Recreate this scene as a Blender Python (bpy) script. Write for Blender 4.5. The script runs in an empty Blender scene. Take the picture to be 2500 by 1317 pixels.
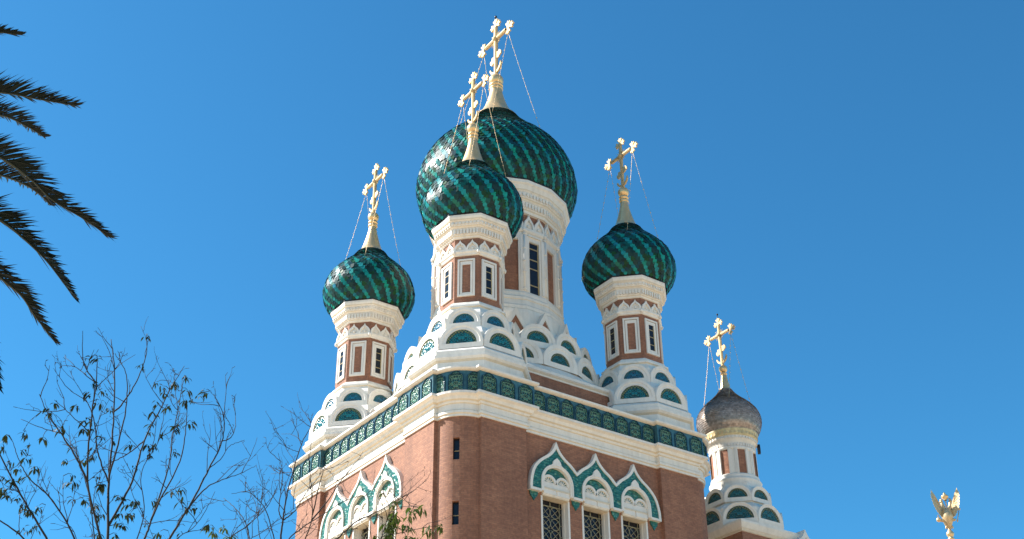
import bpy, math, random
from math import sin, cos, pi, radians, sqrt, atan2, hypot
from mathutils import Vector, Matrix

scene = bpy.context.scene
COL = scene.collection

# ------------------------------------------------------------------ camera
CAM = Vector((-30.83, -43.46, 1.76))
YAW, PITCH, ROLL = radians(36.144), radians(30.955), radians(.686)
FPX = 3083.824                                   # focal length in photo pixels (2500 wide)
fw = Vector((sin(YAW)*cos(PITCH), cos(YAW)*cos(PITCH), sin(PITCH)))
rt0 = Vector((cos(YAW), -sin(YAW), 0)); up0 = rt0.cross(fw)
rt = rt0*cos(ROLL) - up0*sin(ROLL)
up = rt0*sin(ROLL) + up0*cos(ROLL)
cd = bpy.data.cameras.new('camera'); cam = bpy.data.objects.new('camera', cd); COL.objects.link(cam)
M = Matrix((rt, up, -fw)).transposed().to_4x4(); M.translation = CAM
cam.matrix_world = M
cd.sensor_width = 36; cd.lens = 36*FPX/2500
cd.clip_start = .1; cd.clip_end = 6000
scene.camera = cam

# ------------------------------------------------------------------ sun, sky, exposure
SUN_EL = radians(40)
SUN_DIR = Vector((-cos(radians(43.5))*cos(SUN_EL), sin(radians(43.5))*cos(SUN_EL), sin(SUN_EL)))
sl = bpy.data.lights.new('sun', 'SUN'); sl.energy = 4.35; sl.angle = radians(.5); sl.color = (1, .955, .90)
so = bpy.data.objects.new('sun', sl); COL.objects.link(so)
so.rotation_mode = 'QUATERNION'; so.rotation_quaternion = (-SUN_DIR).to_track_quat('-Z', 'Y'); so.location = (-60, 60, 80)
w = bpy.data.worlds.new('World'); scene.world = w; w.use_nodes = True
nt = w.node_tree; bg = nt.nodes['Background']
sky = nt.nodes.new('ShaderNodeTexSky'); sky.sky_type = 'NISHITA'; sky.sun_disc = False
sky.sun_elevation = SUN_EL; sky.sun_rotation = atan2(SUN_DIR.x, SUN_DIR.y)
sky.air_density = 1.0; sky.dust_density = 0.3; sky.ozone_density = 3.0; sky.altitude = 50
tint = nt.nodes.new('ShaderNodeMix'); tint.data_type = 'RGBA'; tint.blend_type = 'MULTIPLY'; tint.inputs[0].default_value = 1
tint.inputs[7].default_value = (.285, .845, 1.04, 1)          # the deep clean blue of that day's air
nt.links.new(sky.outputs[0], tint.inputs[6]); nt.links.new(tint.outputs[2], bg.inputs[0]); bg.inputs[1].default_value = .075
scene.view_settings.view_transform = 'Standard'; scene.view_settings.look = 'None'
scene.view_settings.exposure = 1.3; scene.view_settings.gamma = 1.0

# ------------------------------------------------------------------ materials
def mat(name):
    m = bpy.data.materials.new(name); m.use_nodes = True
    return m, m.node_tree, m.node_tree.nodes['Principled BSDF']
def N(nt, t, **kw):
    n = nt.nodes.new(t)
    for k, v in kw.items(): setattr(n, k, v)
    return n
def ramp(nt, fac, stops, interp='LINEAR'):
    r = N(nt, 'ShaderNodeValToRGB'); r.color_ramp.interpolation = interp
    e = r.color_ramp.elements
    while len(e) < len(stops): e.new(.5)
    for x, (p, c) in zip(e, stops):
        x.position = p; x.color = (*c, 1) if len(c) == 3 else c
    nt.links.new(fac, r.inputs[0]); return r.outputs[0]
def mix(nt, fac, a, b, mode='MIX'):
    m = N(nt, 'ShaderNodeMix', data_type='RGBA', blend_type=mode)
    for s, v in ((m.inputs[0], fac), (m.inputs[6], a), (m.inputs[7], b)):
        if hasattr(v, 'links'): nt.links.new(v, s)
        else: s.default_value = v if not isinstance(v, tuple) or len(v) == 4 else (*v, 1)
    return m.outputs[2]
def noise(nt, scale, detail=4, rough=.55, vec=None):
    n = N(nt, 'ShaderNodeTexNoise'); n.inputs['Scale'].default_value = scale
    n.inputs['Detail'].default_value = detail; n.inputs['Roughness'].default_value = rough
    if vec is not None: nt.links.new(vec, n.inputs['Vector'])
    return n.outputs[0]
def coord(nt, which='Object'): return N(nt, 'ShaderNodeTexCoord').outputs[which]
def bump(nt, b, h, strength, dist=.02):
    n = N(nt, 'ShaderNodeBump'); n.inputs['Strength'].default_value = strength; n.inputs['Distance'].default_value = dist
    nt.links.new(h, n.inputs['Height']); nt.links.new(n.outputs[0], b.inputs['Normal'])

def m_stone(name, c, c2, streak=True):
    m, nt, b = mat(name); o = coord(nt)
    mp = N(nt, 'ShaderNodeMapping'); mp.inputs['Scale'].default_value = (2.6, 2.6, .5); nt.links.new(o, mp.inputs[0])
    f = noise(nt, 1.6, 6, .62, mp.outputs[0]); g = noise(nt, 16, 4, .6, o)
    c1 = ramp(nt, f, [(.3, c2), (.56, c)])
    c3 = mix(nt, ramp(nt, g, [(.3, (0, 0, 0)), (.75, (1, 1, 1))]), c1, tuple(x*.9 for x in c))
    nt.links.new(c3, b.inputs['Base Color']); b.inputs['Roughness'].default_value = .62
    bump(nt, b, g, .12, .02); return m
STONE = m_stone('painted_stone', (.81, .75, .655), (.62, .57, .49))
OCHRE = m_stone('ochre_molding', (.71, .60, .44), (.56, .46, .33))

def m_brick(name, ca, cb, cm):
    m, nt, b = mat(name); uv = coord(nt, 'UV'); o = coord(nt)
    t = N(nt, 'ShaderNodeTexBrick'); nt.links.new(uv, t.inputs['Vector'])
    t.inputs['Scale'].default_value = 1; t.inputs['Brick Width'].default_value = .235; t.inputs['Row Height'].default_value = .074
    t.inputs['Mortar Size'].default_value = .009; t.inputs['Mortar Smooth'].default_value = .2; t.inputs['Bias'].default_value = -.1
    t.inputs['Color1'].default_value = (*ca, 1); t.inputs['Color2'].default_value = (*cb, 1); t.inputs['Mortar'].default_value = (*cm, 1)
    f = noise(nt, .7, 6, .65, o); g = noise(nt, 9, 3, .6, o)
    c1 = mix(nt, ramp(nt, f, [(.35, (0, 0, 0)), (.7, (.7, .7, .7))]), t.outputs['Color'], tuple(x*.72 for x in cb))
    c2 = mix(nt, ramp(nt, g, [(.45, (0, 0, 0)), (.8, (.45, .45, .45))]), c1, tuple(min(1, x*1.3) for x in ca))
    mp = N(nt, 'ShaderNodeMapping'); mp.inputs['Scale'].default_value = (1.6, 1.6, .10); nt.links.new(o, mp.inputs[0])
    st = noise(nt, 1.4, 5, .65, mp.outputs[0])
    c2 = mix(nt, ramp(nt, st, [(.42, (0, 0, 0)), (.68, (.30, .30, .30))]), c2, (cb[0]*.55, cb[1]*.62, cb[2]*.75))
    nt.links.new(c2, b.inputs['Base Color']); b.inputs['Roughness'].default_value = .8
    inv = N(nt, 'ShaderNodeMath', operation='SUBTRACT'); inv.inputs[0].default_value = 1; nt.links.new(t.outputs['Fac'], inv.inputs[1])
    bump(nt, b, inv.outputs[0], .5, .01); return m
BRICK = m_brick('brick', (.405, .180, .098), (.255, .104, .058), (.23, .115, .072))

def m_foliage_tile(name, dark, mid, light, blue, scale=9., rough=.13):
    """glazed relief tile: leafy scrolls"""
    m, nt, b = mat(name); uv = coord(nt, 'UV')
    v = N(nt, 'ShaderNodeTexVoronoi', feature='SMOOTH_F1'); v.inputs['Scale'].default_value = scale; nt.links.new(uv, v.inputs['Vector'])
    wv = N(nt, 'ShaderNodeTexWave', wave_type='RINGS'); wv.inputs['Scale'].default_value = scale*.35; wv.inputs['Distortion'].default_value = 9; wv.inputs['Detail'].default_value = 3
    nt.links.new(uv, wv.inputs['Vector'])
    g = noise(nt, scale*.6, 3, .6, uv)
    c = ramp(nt, v.outputs['Distance'], [(.12, light), (.34, mid), (.62, dark)])
    c = mix(nt, ramp(nt, g, [(.45, (0, 0, 0)), (.68, (1, 1, 1))]), c, blue)
    c = mix(nt, ramp(nt, wv.outputs['Fac'], [(.2, (0, 0, 0)), (.75, (.75, .75, .75))]), c, dark)
    nt.links.new(c, b.inputs['Base Color']); b.inputs['Roughness'].default_value = rough
    bump(nt, b, v.outputs['Distance'], .9, .05); return m
FRIEZE_LEAF = m_foliage_tile('glazed_leaf_tile', (.008, .034, .028), (.04, .15, .10), (.36, .42, .20), (.02, .09, .085), 8, .3)
HOOD_LEAF = m_foliage_tile('glazed_green_relief', (.014, .085, .06), (.035, .19, .13), (.16, .32, .22), (.03, .17, .15), 8, .3)
def m_plain_tile(name, c, rough=.15, var=.35):
    m, nt, b = mat(name); o = coord(nt); f = noise(nt, 5, 3, .6, o)
    nt.links.new(ramp(nt, f, [(.3, tuple(x*(1-var) for x in c)), (.7, tuple(x*(1+var) for x in c))]), b.inputs['Base Color'])
    b.inputs['Roughness'].default_value = rough; bump(nt, b, f, .25, .03); return m
def m_mirror_leaf(name, dark, mid, light, bloom, k=2.4):
    """glazed panel with a mirrored scroll of leaves"""
    m, nt, b = mat(name); uv = coord(nt, 'UV')
    ab = N(nt, 'ShaderNodeVectorMath', operation='ABSOLUTE'); nt.links.new(uv, ab.inputs[0])
    v = N(nt, 'ShaderNodeTexVoronoi', feature='F1'); v.inputs['Scale'].default_value = k; nt.links.new(ab.outputs[0], v.inputs['Vector'])
    mu = N(nt, 'ShaderNodeMath', operation='MULTIPLY'); mu.inputs[1].default_value = 15; nt.links.new(v.outputs['Distance'], mu.inputs[0])
    sn = N(nt, 'ShaderNodeMath', operation='SINE'); nt.links.new(mu.outputs[0], sn.inputs[0])
    c = ramp(nt, sn.outputs[0], [(.0, dark), (.30, mid), (.62, light), (.9, mid)])
    sp = N(nt, 'ShaderNodeSeparateColor'); nt.links.new(v.outputs['Color'], sp.inputs[0])
    c = mix(nt, ramp(nt, sp.outputs[0], [(.55, (0, 0, 0)), (.6, (.75, .75, .75))]), c, bloom, 'MIX')
    c = mix(nt, ramp(nt, sn.outputs[0], [(.0, (1, 1, 1)), (.22, (0, 0, 0))]), c, dark)
    nt.links.new(c, b.inputs['Base Color']); b.inputs['Roughness'].default_value = .25; b.inputs['Specular IOR Level'].default_value = .4
    bump(nt, b, sn.outputs[0], .6, .03); return m
FRIEZE_LEAF = m_mirror_leaf('glazed_leaf_panel', (.010, .045, .040), (.045, .19, .13), (.30, .36, .18), (.03, .15, .15))
FRIEZE_BLUE = m_plain_tile('glazed_blue_tile', (.045, .125, .145), .3)
FRIEZE_LINE = m_plain_tile('glazed_dark_blue_line', (.014, .045, .07), .25)

def m_tympanum(name, teal, blue, dark, olive):
    m, nt, b = mat(name); uv = coord(nt, 'UV')
    ln = N(nt, 'ShaderNodeVectorMath', operation='LENGTH'); nt.links.new(uv, ln.inputs[0])
    ab = N(nt, 'ShaderNodeVectorMath', operation='ABSOLUTE'); nt.links.new(uv, ab.inputs[0])
    v = N(nt, 'ShaderNodeTexVoronoi', feature='F1'); v.inputs['Scale'].default_value = 3.6; nt.links.new(ab.outputs[0], v.inputs['Vector'])
    wv = N(nt, 'ShaderNodeMath', operation='SINE'); mu = N(nt, 'ShaderNodeMath', operation='MULTIPLY'); mu.inputs[1].default_value = 15
    nt.links.new(v.outputs['Distance'], mu.inputs[0]); nt.links.new(mu.outputs[0], wv.inputs[0])
    c = ramp(nt, wv.outputs[0], [(.05, dark), (.35, teal), (.8, blue)])
    ck = N(nt, 'ShaderNodeTexChecker'); ck.inputs['Scale'].default_value = 9; nt.links.new(uv, ck.inputs['Vector'])
    ck.inputs['Color1'].default_value = (*olive, 1); ck.inputs['Color2'].default_value = (*dark, 1)
    ring = ramp(nt, ln.outputs['Value'], [(0, (0, 0, 0)), (.80, (1, 1, 1)), (.97, (1, 1, 1))], 'CONSTANT')
    c = mix(nt, ring, c, ck.outputs['Color'])
    line = ramp(nt, ln.outputs['Value'], [(0, (0, 0, 0)), (.76, (1, 1, 1)), (.80, (0, 0, 0)), (.97, (1, 1, 1))], 'CONSTANT')
    c = mix(nt, line, c, dark)
    nt.links.new(c, b.inputs['Base Color']); b.inputs['Roughness'].default_value = .2
    b.inputs['Specular IOR Level'].default_value = .35
    bump(nt, b, wv.outputs[0], .35, .03); return m
TYMP_TEAL = m_tympanum('glazed_teal_tile', (.01, .25, .22), (.015, .16, .19), (.006, .045, .055), (.18, .20, .07))
TYMP_BLUE = m_tympanum('glazed_blue_scroll_tile', (.012, .21, .24), (.015, .14, .25), (.006, .045, .075), (.04, .17, .16))
TYMP_GREEN = m_tympanum('glazed_green_scroll_tile', (.012, .16, .14), (.02, .12, .15), (.006, .045, .045), (.18, .17, .07))

def m_scales(name, rough=.2):
    m, nt, b = mat(name)
    a = N(nt, 'ShaderNodeVertexColor'); a.layer_name = 'tint'
    o = coord(nt); f = noise(nt, 7, 4, .6, o)
    c = mix(nt, ramp(nt, f, [(.35, (.55, .55, .55)), (.7, (1.15, 1.15, 1.15))]), (0, 0, 0), a.outputs[0], 'MULTIPLY')
    mm = N(nt, 'ShaderNodeMix', data_type='RGBA', blend_type='MULTIPLY'); mm.inputs[0].default_value = 1
    nt.links.new(a.outputs[0], mm.inputs[6]); nt.links.new(ramp(nt, f, [(.3, (.6, .6, .6)), (.7, (1.1, 1.1, 1.1))]), mm.inputs[7])
    nt.links.new(mm.outputs[2], b.inputs['Base Color']); b.inputs['Roughness'].default_value = rough; b.inputs['Specular IOR Level'].default_value = .15
    bump(nt, b, noise(nt, 22, 3, .6, o), .12, .02)
    return m
SCALES = m_scales('glazed_scale_tile', .4)
SHINGLE = m_scales('weathered_grey_shingle', .32)
SHINGLE.node_tree.nodes['Principled BSDF'].inputs['Metallic'].default_value = .35

def m_gold(name, c, rough):
    m, nt, b = mat(name); o = coord(nt); f = noise(nt, 6, 4, .6, o)
    nt.links.new(ramp(nt, f, [(.3, tuple(x*.82 for x in c)), (.7, c)]), b.inputs['Base Color'])
    b.inputs['Metallic'].default_value = .6; b.inputs['Roughness'].default_value = rough
    bump(nt, b, f, .1, .02); return m
GOLD = m_gold('gilded_metal', (.84, .57, .28), .36)
GOLD_PALE = m_gold('pale_gilded_metal', (.68, .53, .31), .78); GOLD_PALE.node_tree.nodes['Principled BSDF'].inputs['Metallic'].default_value = .85
GOLD_DULL = m_gold('dull_gilded_metal', (.72, .53, .30), .5)
def m_simple(name, c, rough, metal=0., sc=8, var=.25):
    m, nt, b = mat(name); o = coord(nt); f = noise(nt, sc, 4, .6, o)
    nt.links.new(ramp(nt, f, [(.3, tuple(x*(1-var) for x in c)), (.7, tuple(min(1, x*(1+var)) for x in c))]), b.inputs['Base Color'])
    b.inputs['Roughness'].default_value = rough; b.inputs['Metallic'].default_value = metal; return m
GLASS = m_simple('dark_window_glass', (.014, .016, .022), .15); GLASS.node_tree.nodes['Principled BSDF'].inputs['Specular IOR Level'].default_value = .3
MUNTIN = m_simple('ochre_glazing_bar', (.42, .32, .15), .5)
GRILLE = m_simple('pale_bronze_lattice', (.30, .27, .17), .45)
LEAD = m_simple('dark_lead_flashing', (.03, .03, .032), .5, .4)
ROOF = m_simple('zinc_roof', (.25, .26, .27), .55, .3)
CREAM = m_simple('cream_gilt_band', (.62, .50, .27), .6)
BARK = m_simple('bark', (.024, .019, .016), .9)
PALM_BARK = m_simple('palm_bark', (.11, .08, .055), .9, 0, 5, .5)
STEEL = m_simple('blackened_metal', (.02, .02, .025), .45, .5)
def m_leaf(name, c, c2, rough=.45, trans=.25):
    m, nt, b = mat(name); o = coord(nt); f = noise(nt, 3.5, 3, .7, o)
    nt.links.new(ramp(nt, f, [(.3, c2), (.7, c)]), b.inputs['Base Color']); b.inputs['Roughness'].default_value = rough
    b.inputs['Specular IOR Level'].default_value = .2
    out = nt.nodes['Material Output']; tr = N(nt, 'ShaderNodeBsdfTranslucent'); tr.inputs[0].default_value = (c[0]*1.8, c[1]*2.0, c[2]*.8, 1)
    ms = N(nt, 'ShaderNodeMixShader'); ms.inputs[0].default_value = trans
    nt.links.new(b.outputs[0], ms.inputs[1]); nt.links.new(tr.outputs[0], ms.inputs[2]); nt.links.new(ms.outputs[0], out.inputs[0]); return m
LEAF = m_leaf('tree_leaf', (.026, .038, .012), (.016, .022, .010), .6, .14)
LEAF_LIT = m_leaf('sunlit_tree_leaf', (.060, .088, .02), (.035, .05, .014), .5, .22)  # lit copy of the tree leaf: sunlight put into its brighter green
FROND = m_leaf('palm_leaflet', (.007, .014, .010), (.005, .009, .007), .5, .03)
RACHIS = m_simple('palm_rachis', (.045, .045, .02), .6)
GROUND = m_simple('gravel_court', (.52, .39, .255), .9, 0, .6, .25)

# ------------------------------------------------------------------ mesh builder
class MB:
    def __init__(s): s.v = []; s.f = []; s.m = []; s.uv = []; s.sm = []; s.tint = []; s.mats = []; s.has_tint = False
    def mi(s, m):
        if m not in s.mats: s.mats.append(m)
        return s.mats.index(m)
    def poly(s, pts, m, uv=None, smooth=False, tint=None):
        i = len(s.v); pts = [Vector(p) for p in pts]; s.v += pts
        s.f.append(tuple(range(i, i+len(pts)))); s.m.append(s.mi(m)); s.sm.append(smooth)
        if uv is None:
            n = Vector((0, 0, 0))
            for a, b in zip(pts, pts[1:]+pts[:1]): n += Vector(((a.y-b.y)*(a.z+b.z), (a.z-b.z)*(a.x+b.x), (a.x-b.x)*(a.y+b.y)))
            if n.length > 0: n.normalize()
            if abs(n.z) > .9: uv = [(p.x, p.y) for p in pts]
            else:
                t = Vector((-n.y, n.x, 0)).normalized(); uv = [(p.dot(t), p.z) for p in pts]
        s.uv.append(uv); s.tint.append(tint)
        if tint: s.has_tint = True
    def build(s, name, parent=None, loc=(0, 0, 0), rotz=0):
        me = bpy.data.meshes.new(name)
        key = {}; idx = []
        verts = []
        for p in s.v:
            k = (round(p.x, 4), round(p.y, 4), round(p.z, 4))
            if k not in key: key[k] = len(verts); verts.append(p)
            idx.append(key[k])
        faces = []; keep = []
        for n, f in enumerate(s.f):
            g = [idx[i] for i in f]
            if len(set(g)) == len(g): faces.append(g); keep.append(n)
            else:
                h = []
                for i in g:
                    if i not in h: h.append(i)
                if len(h) >= 3: faces.append(h); keep.append(n)
        me.from_pydata(verts, [], faces)
        for m in s.mats: me.materials.append(m)
        me.polygons.foreach_set('material_index', [s.m[n] for n in keep])
        me.polygons.foreach_set('use_smooth', [s.sm[n] for n in keep])
        ul = me.uv_layers.new(name='UVMap'); k = 0
        data = [0.0]*(2*len(me.loops))
        for p, n in zip(me.polygons, keep):
            u = s.uv[n]; f = s.f[n]; mp = {}
            for j, i in enumerate(f): mp.setdefault(idx[i], u[j])
            for li in p.loop_indices:
                q = mp[me.loops[li].vertex_index]; data[2*li] = q[0]; data[2*li+1] = q[1]
        ul.data.foreach_set('uv', data)
        if s.has_tint:
            ca = me.color_attributes.new('tint', 'FLOAT_COLOR', 'CORNER'); cdat = [1.0]*(4*len(me.loops))
            for p, n in zip(me.polygons, keep):
                t = s.tint[n] or (.02, .02, .02)
                for li in p.loop_indices: cdat[4*li:4*li+3] = t
            ca.data.foreach_set('color', cdat)
        me.update()
        o = bpy.data.objects.new(name, me); COL.objects.link(o)
        if parent: o.parent = parent
        o.location = loc; o.rotation_euler = (0, 0, rotz)
        return o

def empty(name, loc=(0, 0, 0)):
    o = bpy.data.objects.new(name, None); COL.objects.link(o); o.location = loc; o.empty_display_size = .5; return o
def tag(o, label=None, cat=None, group=None, kind=None):
    for k, v in (('label', label), ('category', cat), ('group', group), ('kind', kind)):
        if v: o[k] = v
    return o
def share(o, parent, loc=(0, 0, 0), rotz=0):
    c = o.copy(); COL.objects.link(c); c.parent = parent; c.location = loc; c.rotation_euler = (0, 0, rotz); return c
def copy_tree(o, parent):
    c = o.copy(); COL.objects.link(c); c.parent = parent
    for ch in list(o.children): copy_tree(ch, c)
    return c

class Fr:
    """frame on a vertical face: u right (seen from outside), v up, d outward"""
    def __init__(s, ang, ap, c=(0, 0), z=0):
        s.n = Vector((cos(ang), sin(ang), 0)); s.t = Vector((-sin(ang), cos(ang), 0)); s.o = Vector((c[0], c[1], z)) + s.n*ap
    def __call__(s, u, v, d=0): return s.o + s.t*u + Vector((0, 0, v)) + s.n*d
class Fl:
    """free frame from origin, u axis, normal axis (v = up)"""
    def __init__(s, o, t, n): s.o = Vector(o); s.t = Vector(t); s.n = Vector(n)
    def __call__(s, u, v, d=0): return s.o + s.t*u + Vector((0, 0, v)) + s.n*d

def box(mb, fr, u0, u1, v0, v1, d0, d1, m, back=False):
    P = lambda u, v, d: fr(u, v, d)
    mb.poly([P(u0, v0, d1), P(u1, v0, d1), P(u1, v1, d1), P(u0, v1, d1)], m)
    mb.poly([P(u0, v0, d0), P(u0, v0, d1), P(u0, v1, d1), P(u0, v1, d0)], m)
    mb.poly([P(u1, v0, d1), P(u1, v0, d0), P(u1, v1, d0), P(u1, v1, d1)], m)
    mb.poly([P(u0, v1, d1), P(u1, v1, d1), P(u1, v1, d0), P(u0, v1, d0)], m)
    mb.poly([P(u0, v0, d0), P(u1, v0, d0), P(u1, v0, d1), P(u0, v0, d1)], m)
    if back: mb.poly([P(u1, v0, d0), P(u0, v0, d0), P(u0, v1, d0), P(u1, v1, d0)], m)
def extr(mb, fr, pts, d0, d1, m, cap=True, uvs=None, side=None, back=False, smooth=False):
    """pts counter-clockwise seen from outside"""
    if cap: mb.poly([fr(u, v, d1) for u, v in pts], m, uvs)
    if back: mb.poly([fr(u, v, d0) for u, v in reversed(pts)], m)
    for (a, b), (c, d) in zip(pts, pts[1:]+pts[:1]):
        mb.poly([fr(a, b, d0), fr(c, d, d0), fr(c, d, d1), fr(a, b, d1)], side or m, smooth=smooth)
def band(mb, fr, inner, outer, d0, d1, m, closed=False, inner_m=None, di=None):
    """strip between two outlines of equal count; inner side goes back to di"""
    n = len(inner); di = d0 if di is None else di
    for i in range(n if closed else n-1):
        j = (i+1) % n; a, b, c, d = inner[i], inner[j], outer[j], outer[i]
        mb.poly([fr(*a, d1), fr(*d, d1), fr(*c, d1), fr(*b, d1)][::-1], m)
        mb.poly([fr(*a, d1), fr(*b, d1), fr(*b, di), fr(*a, di)][::-1], inner_m or m)
        mb.poly([fr(*c, d1), fr(*d, d1), fr(*d, d0), fr(*c, d0)][::-1], m)
    if not closed:
        for k in (0, n-1):
            q = [fr(*inner[k], d1), fr(*outer[k], d1), fr(*outer[k], d0), fr(*inner[k], d0)]
            mb.poly(q if k == 0 else q[::-1], m)
def arc(r, a0=0, a1=180, n=14, c=(0, 0), sx=1):
    return [(c[0]+r*sx*cos(radians(a0+(a1-a0)*i/n)), c[1]+r*sin(radians(a0+(a1-a0)*i/n))) for i in range(n+1)]
def miter(loop, d):
    out = []; n = len(loop)
    for i in range(n):
        p0, p1, p2 = loop[i-1], loop[i], loop[(i+1) % n]
        e1 = (p1[0]-p0[0], p1[1]-p0[1]); e2 = (p2[0]-p1[0], p2[1]-p1[1])
        l1, l2 = hypot(*e1), hypot(*e2); n1 = (e1[1]/l1, -e1[0]/l1); n2 = (e2[1]/l2, -e2[0]/l2)
        k = 1 + n1[0]*n2[0]+n1[1]*n2[1]; k = max(k, .2)
        out.append((p1[0]+d*(n1[0]+n2[0])/k, p1[1]+d*(n1[1]+n2[1])/k))
    return out
def sweep(mb, loop, prof, smooth=False, skip=None):
    """loop counter-clockwise from above; prof list of (offset, z, material of the strip above it)"""
    rings = [[Vector((x, y, z)) for x, y in miter(loop, o)] for o, z, _ in prof]
    n = len(loop)
    per = [0]
    for i in range(n): per.append(per[-1]+hypot(loop[(i+1) % n][0]-loop[i][0], loop[(i+1) % n][1]-loop[i][1]))
    for k in range(len(prof)-1):
        for i in range(n):
            if skip and skip(k, i): continue
            j = (i+1) % n; a, b, c, d = rings[k][i], rings[k][j], rings[k+1][j], rings[k+1][i]
            mb.poly([a, b, c, d], prof[k][2], [(per[i], a.z), (per[i+1], b.z), (per[i+1], c.z), (per[i], d.z)], smooth(i) if callable(smooth) else smooth)
def ngon(n, ap, c=(0, 0), rot=0):
    R = ap/cos(pi/n)
    return [(c[0]+R*cos(rot+2*pi*(i-.5)/n), c[1]+R*sin(rot+2*pi*(i-.5)/n)) for i in range(n)]
def poly_sweep(mb, n, prof, rot=0, smooth=False, cap=None):
    """prof list of (apothem, z, material)"""
    base = prof[0][0]
    sweep(mb, ngon(n, base, rot=rot), [(a-base, z, m) for a, z, m in prof], smooth)
    if cap: mb.poly([(*p, prof[-1][1]) for p in ngon(n, prof[-1][0], rot=rot)], cap)
def lathe(mb, prof, m, n=32, c=(0, 0), smooth=True, tint=None):
    for (r0, z0), (r1, z1) in zip(prof, prof[1:]):
        for i in range(n):
            a, b = 2*pi*i/n, 2*pi*(i+1)/n
            q = [(c[0]+r0*cos(a), c[1]+r0*sin(a), z0), (c[0]+r0*cos(b), c[1]+r0*sin(b), z0), (c[0]+r1*cos(b), c[1]+r1*sin(b), z1), (c[0]+r1*cos(a), c[1]+r1*sin(a), z1)]
            if r0 < 1e-5: q = q[1:]
            elif r1 < 1e-5: q = q[:3]
            mb.poly(q, m, smooth=smooth, tint=tint)
def catmull(P, per=8):
    P = [Vector(p) for p in P]; out = []
    for i in range(len(P)-1):
        p0 = P[i-1] if i else P[0]*2-P[1]; p1, p2 = P[i], P[i+1]; p3 = P[i+2] if i+2 < len(P) else P[-1]*2-P[-2]
        for k in range(per):
            t = k/per
            out.append(.5*((2*p1)+(p2-p0)*t+(2*p0-5*p1+4*p2-p3)*t*t+(3*p1-p0-3*p2+p3)*t**3))
    out.append(P[-1]); return out
def tube(mb, pts, rad, m, n=6, smooth=True, cap=True):
    pts = [Vector(p) for p in pts]; rings = []
    ref = Vector((0, 0, 1))
    for i, p in enumerate(pts):
        t = (pts[min(i+1, len(pts)-1)]-pts[max(i-1, 0)]).normalized()
        x = t.cross(ref)
        if x.length < .05: x = t.cross(Vector((1, 0, 0)))
        x.normalize(); y = x.cross(t); r = rad[i] if isinstance(rad, (list, tuple)) else rad
        rings.append([p+(x*cos(2*pi*k/n)+y*sin(2*pi*k/n))*r for k in range(n)])
        ref = y if abs(y.dot(t)) < .5 else ref
    for a, b in zip(rings, rings[1:]):
        for k in range(n): mb.poly([a[k], a[(k+1) % n], b[(k+1) % n], b[k]], m, uv=[(0, 0)]*4, smooth=smooth)
    if cap:
        mb.poly(rings[0][::-1], m); mb.poly(rings[-1], m)
def ball(mb, c, r, m, n=10, h=6, sz=1, tint=None):
    prof = [(r*sin(pi*i/h), -r*sz*cos(pi*i/h)) for i in range(h+1)]
    c = Vector(c)
    lathe(mb, [(max(0, a), c.z+b) for a, b in prof], m, n, (c.x, c.y))

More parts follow.
